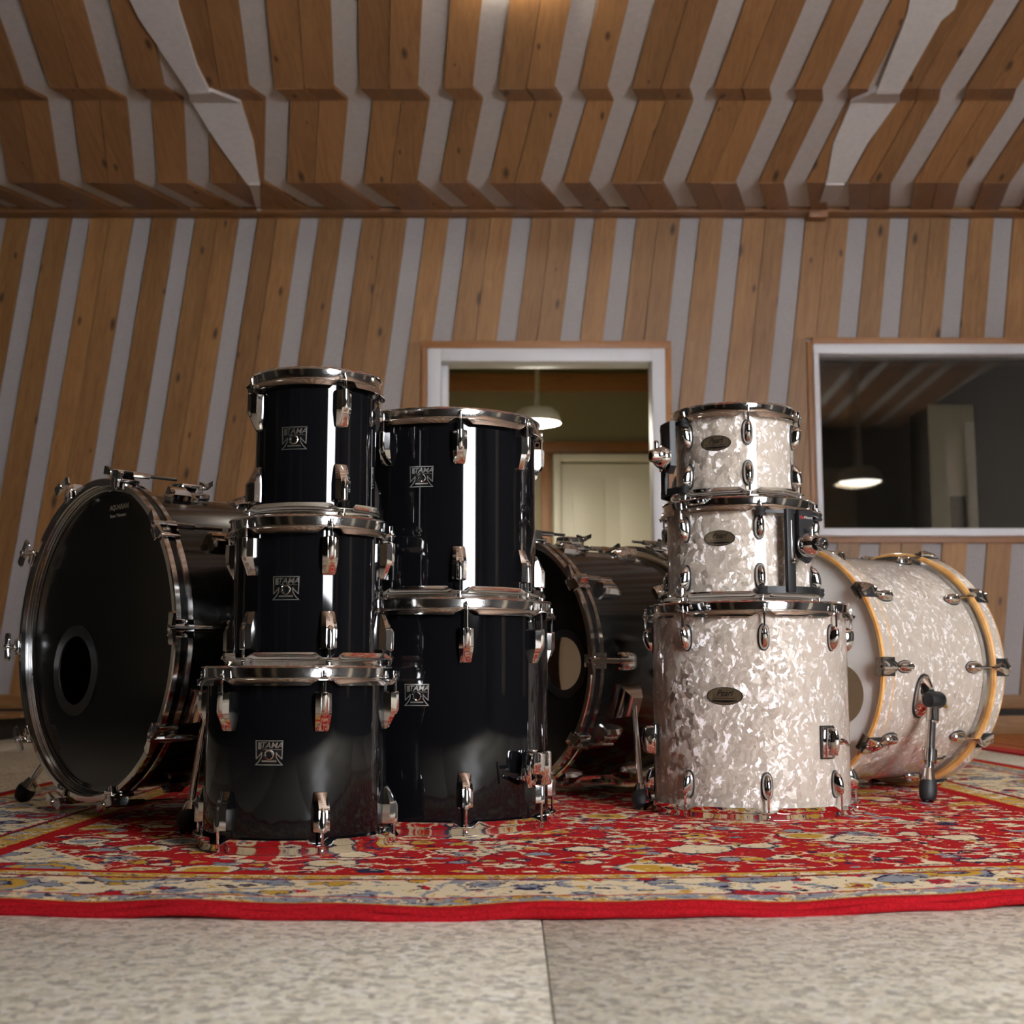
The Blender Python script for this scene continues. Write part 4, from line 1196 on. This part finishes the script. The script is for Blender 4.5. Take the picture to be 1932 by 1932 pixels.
        cm = MB().loft([fl(-0.007, 0.020, ro - 0.012, 0.006), fl(-0.006, 0.0205, ro + 0.002, 0.014), fl(0.006, 0.019, ro + 0.006), fl(0.026, 0.013, ro + 0.010), fl(0.044, 0.006, ro + 0.006)])
        cm.lathe([(0.0035, 0.0), (0.0035, 0.003), (0.008, 0.003), (0.008, -0.004)], 18, False, Matrix.Translation((0, -0.007, ro + 0.002)) @ RX)
        cl = cm.mesh('claw', 'chrome', 40)
        cg = MB().box((0, 0.014, ro + 0.0015), (0.043, 0.044, 0.004), 0.0015).mesh('gasket', 'rubber')
        rod = MB().tube([(0, 0.030, ro - 0.002), (0, lug_at, rs + 0.014)], 0.0032, 8).mesh('tension_rod', 'chrome')
    for k in range(nl):
        ph = R(phi0) + 2 * PI * k / nl
        for end in (0, 1):
            # the rear set is the front set turned half round the vertical, which mirrors the angle
            if end == 0: loc, rot = (0, 0, zc), (0, ph, 0)
            else: loc, rot = (0, depth, zc), (0, -ph, PI)
            if end == 1: rot = (0, -ph, PI)
            c = put(cl, 'claw', e, loc, rot)
            if style != 'black': put(cg, 'gasket', c)
            put(rod, 'tension_rod', c)
            l = put(lug, 'lug', e, loc, rot)
            if style != 'black': put(gk, 'gasket', l)
    # spurs
    for sp in spurs:
        spur(e, sp, rs, zc, style)
    if mount:
        yy, ph = mount
        m = put(MB().box((0, yy, rs + 0.006), (0.070, 0.075, 0.014), 0.004).box((0, yy, rs + 0.022), (0.050, 0.055, 0.022), 0.006).mesh('tom_mount', 'chrome'), 'tom_mount', e, (0, 0, zc), (0, ph, 0))
        MB().tube([(0.0, yy + 0.02, rs + 0.022), (0.0, yy + 0.048, rs + 0.030)], 0.005, 10).loft([[(x, yy + 0.046 + y, rs + z) for x, y, z in r_] for r_ in ([(-0.028, 0, 0.034), (-0.024, 0.004, 0.034), (-0.024, 0.004, 0.044), (-0.028, 0, 0.044)], [(0, -0.004, 0.026), (0, 0.006, 0.026), (0, 0.006, 0.036), (0, -0.004, 0.036)], [(0.028, 0, 0.034), (0.024, 0.004, 0.034), (0.024, 0.004, 0.044), (0.028, 0, 0.044)])]).build('wing_bolt', 'chrome', m)
    if text:
        for body_, size, x, z, st in (('AQUARIAN', 0.0150, 0.0, 0.0, 1.0), ('Force 1" Resonant', 0.0085, -0.004, -0.017, 1.0)):
            t = text_mb(body_, size, 0.12, 0.00025, 0.0001, st)
            t.v = [(a + text[0] + x, 0.0233, b + text[1] + z) for a, b, c in t.v]
            bp(t, 'head_print', 'print', hd)
    return e

def spur(e, sp, rs, zc, style):
    """sp: side (+1 right seen from the front), bracket y, bracket angle phi (deg), foot local (x, y)"""
    side, by, ph, foot = sp
    a = R(ph) * side
    base = Vector((rs * math.sin(a), by, zc + rs * math.cos(a)))
    out = Vector((math.sin(a), 0, math.cos(a)))
    tip = Vector((foot[0], foot[1], 0.0))
    piv = base + out * 0.030
    d = (tip - piv).normalized()
    rot = Matrix.Translation((0, 0, zc)) @ Matrix.Rotation(a, 4, 'Y')
    root = empty('spur'); root.parent = e
    if style == 'black':
        def sec(z, sx, sy): return [(-sx, by - sy, z), (sx, by - sy, z), (sx, by + sy, z), (-sx, by + sy, z)]
        MB().loft([sec(rs - 0.003, 0.040, 0.034), sec(rs + 0.004, 0.040, 0.034), sec(rs + 0.034, 0.024, 0.018), sec(rs + 0.037, 0.020, 0.014)], True, rot).build('spur_bracket', 'aged', root)
        MB().tube([piv - d * 0.02, tip - d * 0.05], 0.0068, 12).build('spur_leg', 'chrome', root)
        MB().tube([tip - d * 0.062, tip - d * 0.045, tip - d * 0.036], [0.011, 0.016, 0.019], 18).build('foot_collar', 'chrome', root)
        c0 = tip - d * 0.056
        s = d.cross(Vector((0, 1, 0))).normalized()
        MB().tube([c0 + s * 0.012, c0 + s * 0.034], [0.005, 0.007], 8).build('wing_bolt', 'chrome', root)
        MB().tube([tip - d * 0.040, tip - d * 0.032, tip - d * 0.018, tip - d * 0.006, tip - d * 0.003], [0.019, 0.0215, 0.0205, 0.014, 0.008], 20).build('rubber_foot', 'rubber', root)
        MB().tube([tip - d * 0.004, tip + d * 0.0], [0.005, 0.001], 10).build('spike', 'chrome', root)
    else:
        secs = []
        for zz, s in ((rs - 0.002, 1.0), (rs + 0.004, 1.0), (rs + 0.012, 0.9), (rs + 0.026, 0.55)):
            secs.append([(0.030 * s * math.cos(t) , by + 0.048 * s * math.sin(t) * (1.0), zz) for t in [2 * PI * q / 20 for q in range(20)]])
        rot2 = Matrix.Translation((0, 0, zc)) @ Matrix.Rotation(a, 4, 'Y')
        sw = []
        for s_ in secs: sw.append([( (x / 0.030) * 0.050, by + (y - by) / 0.048 * 0.026, z) for x, y, z in s_])
        MB().loft([[(x * 1.06, by + (y - by) * 1.1, z - 0.001) for x, y, z in sw[0]], [(x * 1.06, by + (y - by) * 1.1, z - 0.001) for x, y, z in sw[1]]], True, rot2).build('bracket_gasket', 'rubber', root)
        MB().loft(sw, True, rot2).build('spur_bracket', 'chrome', root)
        MB().lathe([(0.0001, -0.024), (0.017, -0.024), (0.020, -0.016), (0.020, 0.012), (0.016, 0.022), (0.0001, 0.024)], 20, False, Matrix.Translation(piv + out * 0.006) @ Matrix.Rotation(PI / 2, 4, 'X')).build('ratchet_hub', 'plastic', root)
        MB().tube([piv + Vector((0, 0.026, 0)), piv + Vector((0.0, 0.040, -0.006)), piv + Vector((0, 0.052, -0.018))], [0.008, 0.010, 0.006], 10).build('wing_bolt', 'chrome', root)
        MB().tube([piv + out * 0.004, piv + out * 0.004 + (tip - piv) * 0.22], 0.0145, 16).build('spur_socket', 'chrome', root)
        MB().tube([piv, piv + (tip - piv) * 0.68], 0.0115, 16).build('spur_leg', 'chrome', root)
        c0 = piv + (tip - piv) * 0.60
        MB().tube([c0 - d * 0.024, c0 + d * 0.004], 0.0170, 16).build('leg_collar', 'chrome', root)
        MB().tube([c0 + Vector((0, 0.012, 0)), c0 + Vector((0.004, 0.034, 0.002)), c0 + Vector((0.006, 0.048, 0.008))], [0.005, 0.0065, 0.004], 8).build('wing_bolt', 'chrome', root)
        MB().tube([c0, tip - d * 0.05], 0.0068, 14).build('spur_rod', 'chrome', root)
        MB().tube([tip - d * 0.085, tip - d * 0.06, tip - d * 0.045], [0.009, 0.014, 0.017], 16).build('foot_collar', 'chrome', root)
        MB().tube([tip - d * 0.048, tip - d * 0.030, tip - d * 0.012, tip - d * 0.004], [0.0185, 0.0205, 0.0185, 0.013], 20).build('rubber_foot', 'rubber', root)
        MB().tube([tip - d * 0.005, tip], [0.005, 0.001], 10).build('spike', 'chrome', root)

def local_foot(C, azim, w):
    """world ground point -> local XY of a bass drum"""
    dx, dy = w[0] - C[0], w[1] - C[1]
    c, s = math.cos(-azim), math.sin(-azim)
    return (dx * c - dy * s, dx * s + dy * c)
def ground(u, v):
    return on_plane(u, v, (0, 0, RUG_Z), Vector((0, 0, 1)))
C1, A1 = (-0.862, 2.72), R(-45)
make_bass('black bass drum at far left with dark ported front head and spurs', C1, A1, 0.372, 0.305, 0.46, 16, (-0.105, -0.064, 0.074, 0.020), 'black',
          [(1, 0.085, 115, local_foot(C1, A1, ground(352, 1574))), (-1, 0.14, 116, local_foot(C1, A1, ground(35, 1512)))], mount=(0.20, R(4)), text=(0.055, 0.268), lug_at=0.12, interior='inside')
C2, A2 = (-0.018, 3.18), R(-50)
make_bass('black bass drum behind, between the black floor tom and the pearl stack', C2, A2, 0.330, 0.279, 0.442, 18, (0.185, -0.005, 0.062, 0.016), 'black',
          [(1, 0.14, 109, local_foot(C2, A2, ground(1212, 1528))), (-1, 0.16, 108, (-0.36, 0.03))], mount=(0.20, R(3)), lug_at=0.095)
C3, A3 = (0.665, 3.25), R(-55)
make_bass('white pearl bass drum at right with white ported head and wooden hoop edges', C3, A3, 0.318, 0.279, 0.45, 18, (0.162, -0.063, 0.068, 0.0), 'pearl',
          [(1, 0.165, 104, local_foot(C3, A3, ground(1750, 1514))), (-1, 0.165, 104, (-0.34, 0.16))], hoop_out=0.0215, lug_at=0.085, interior='creamhead')
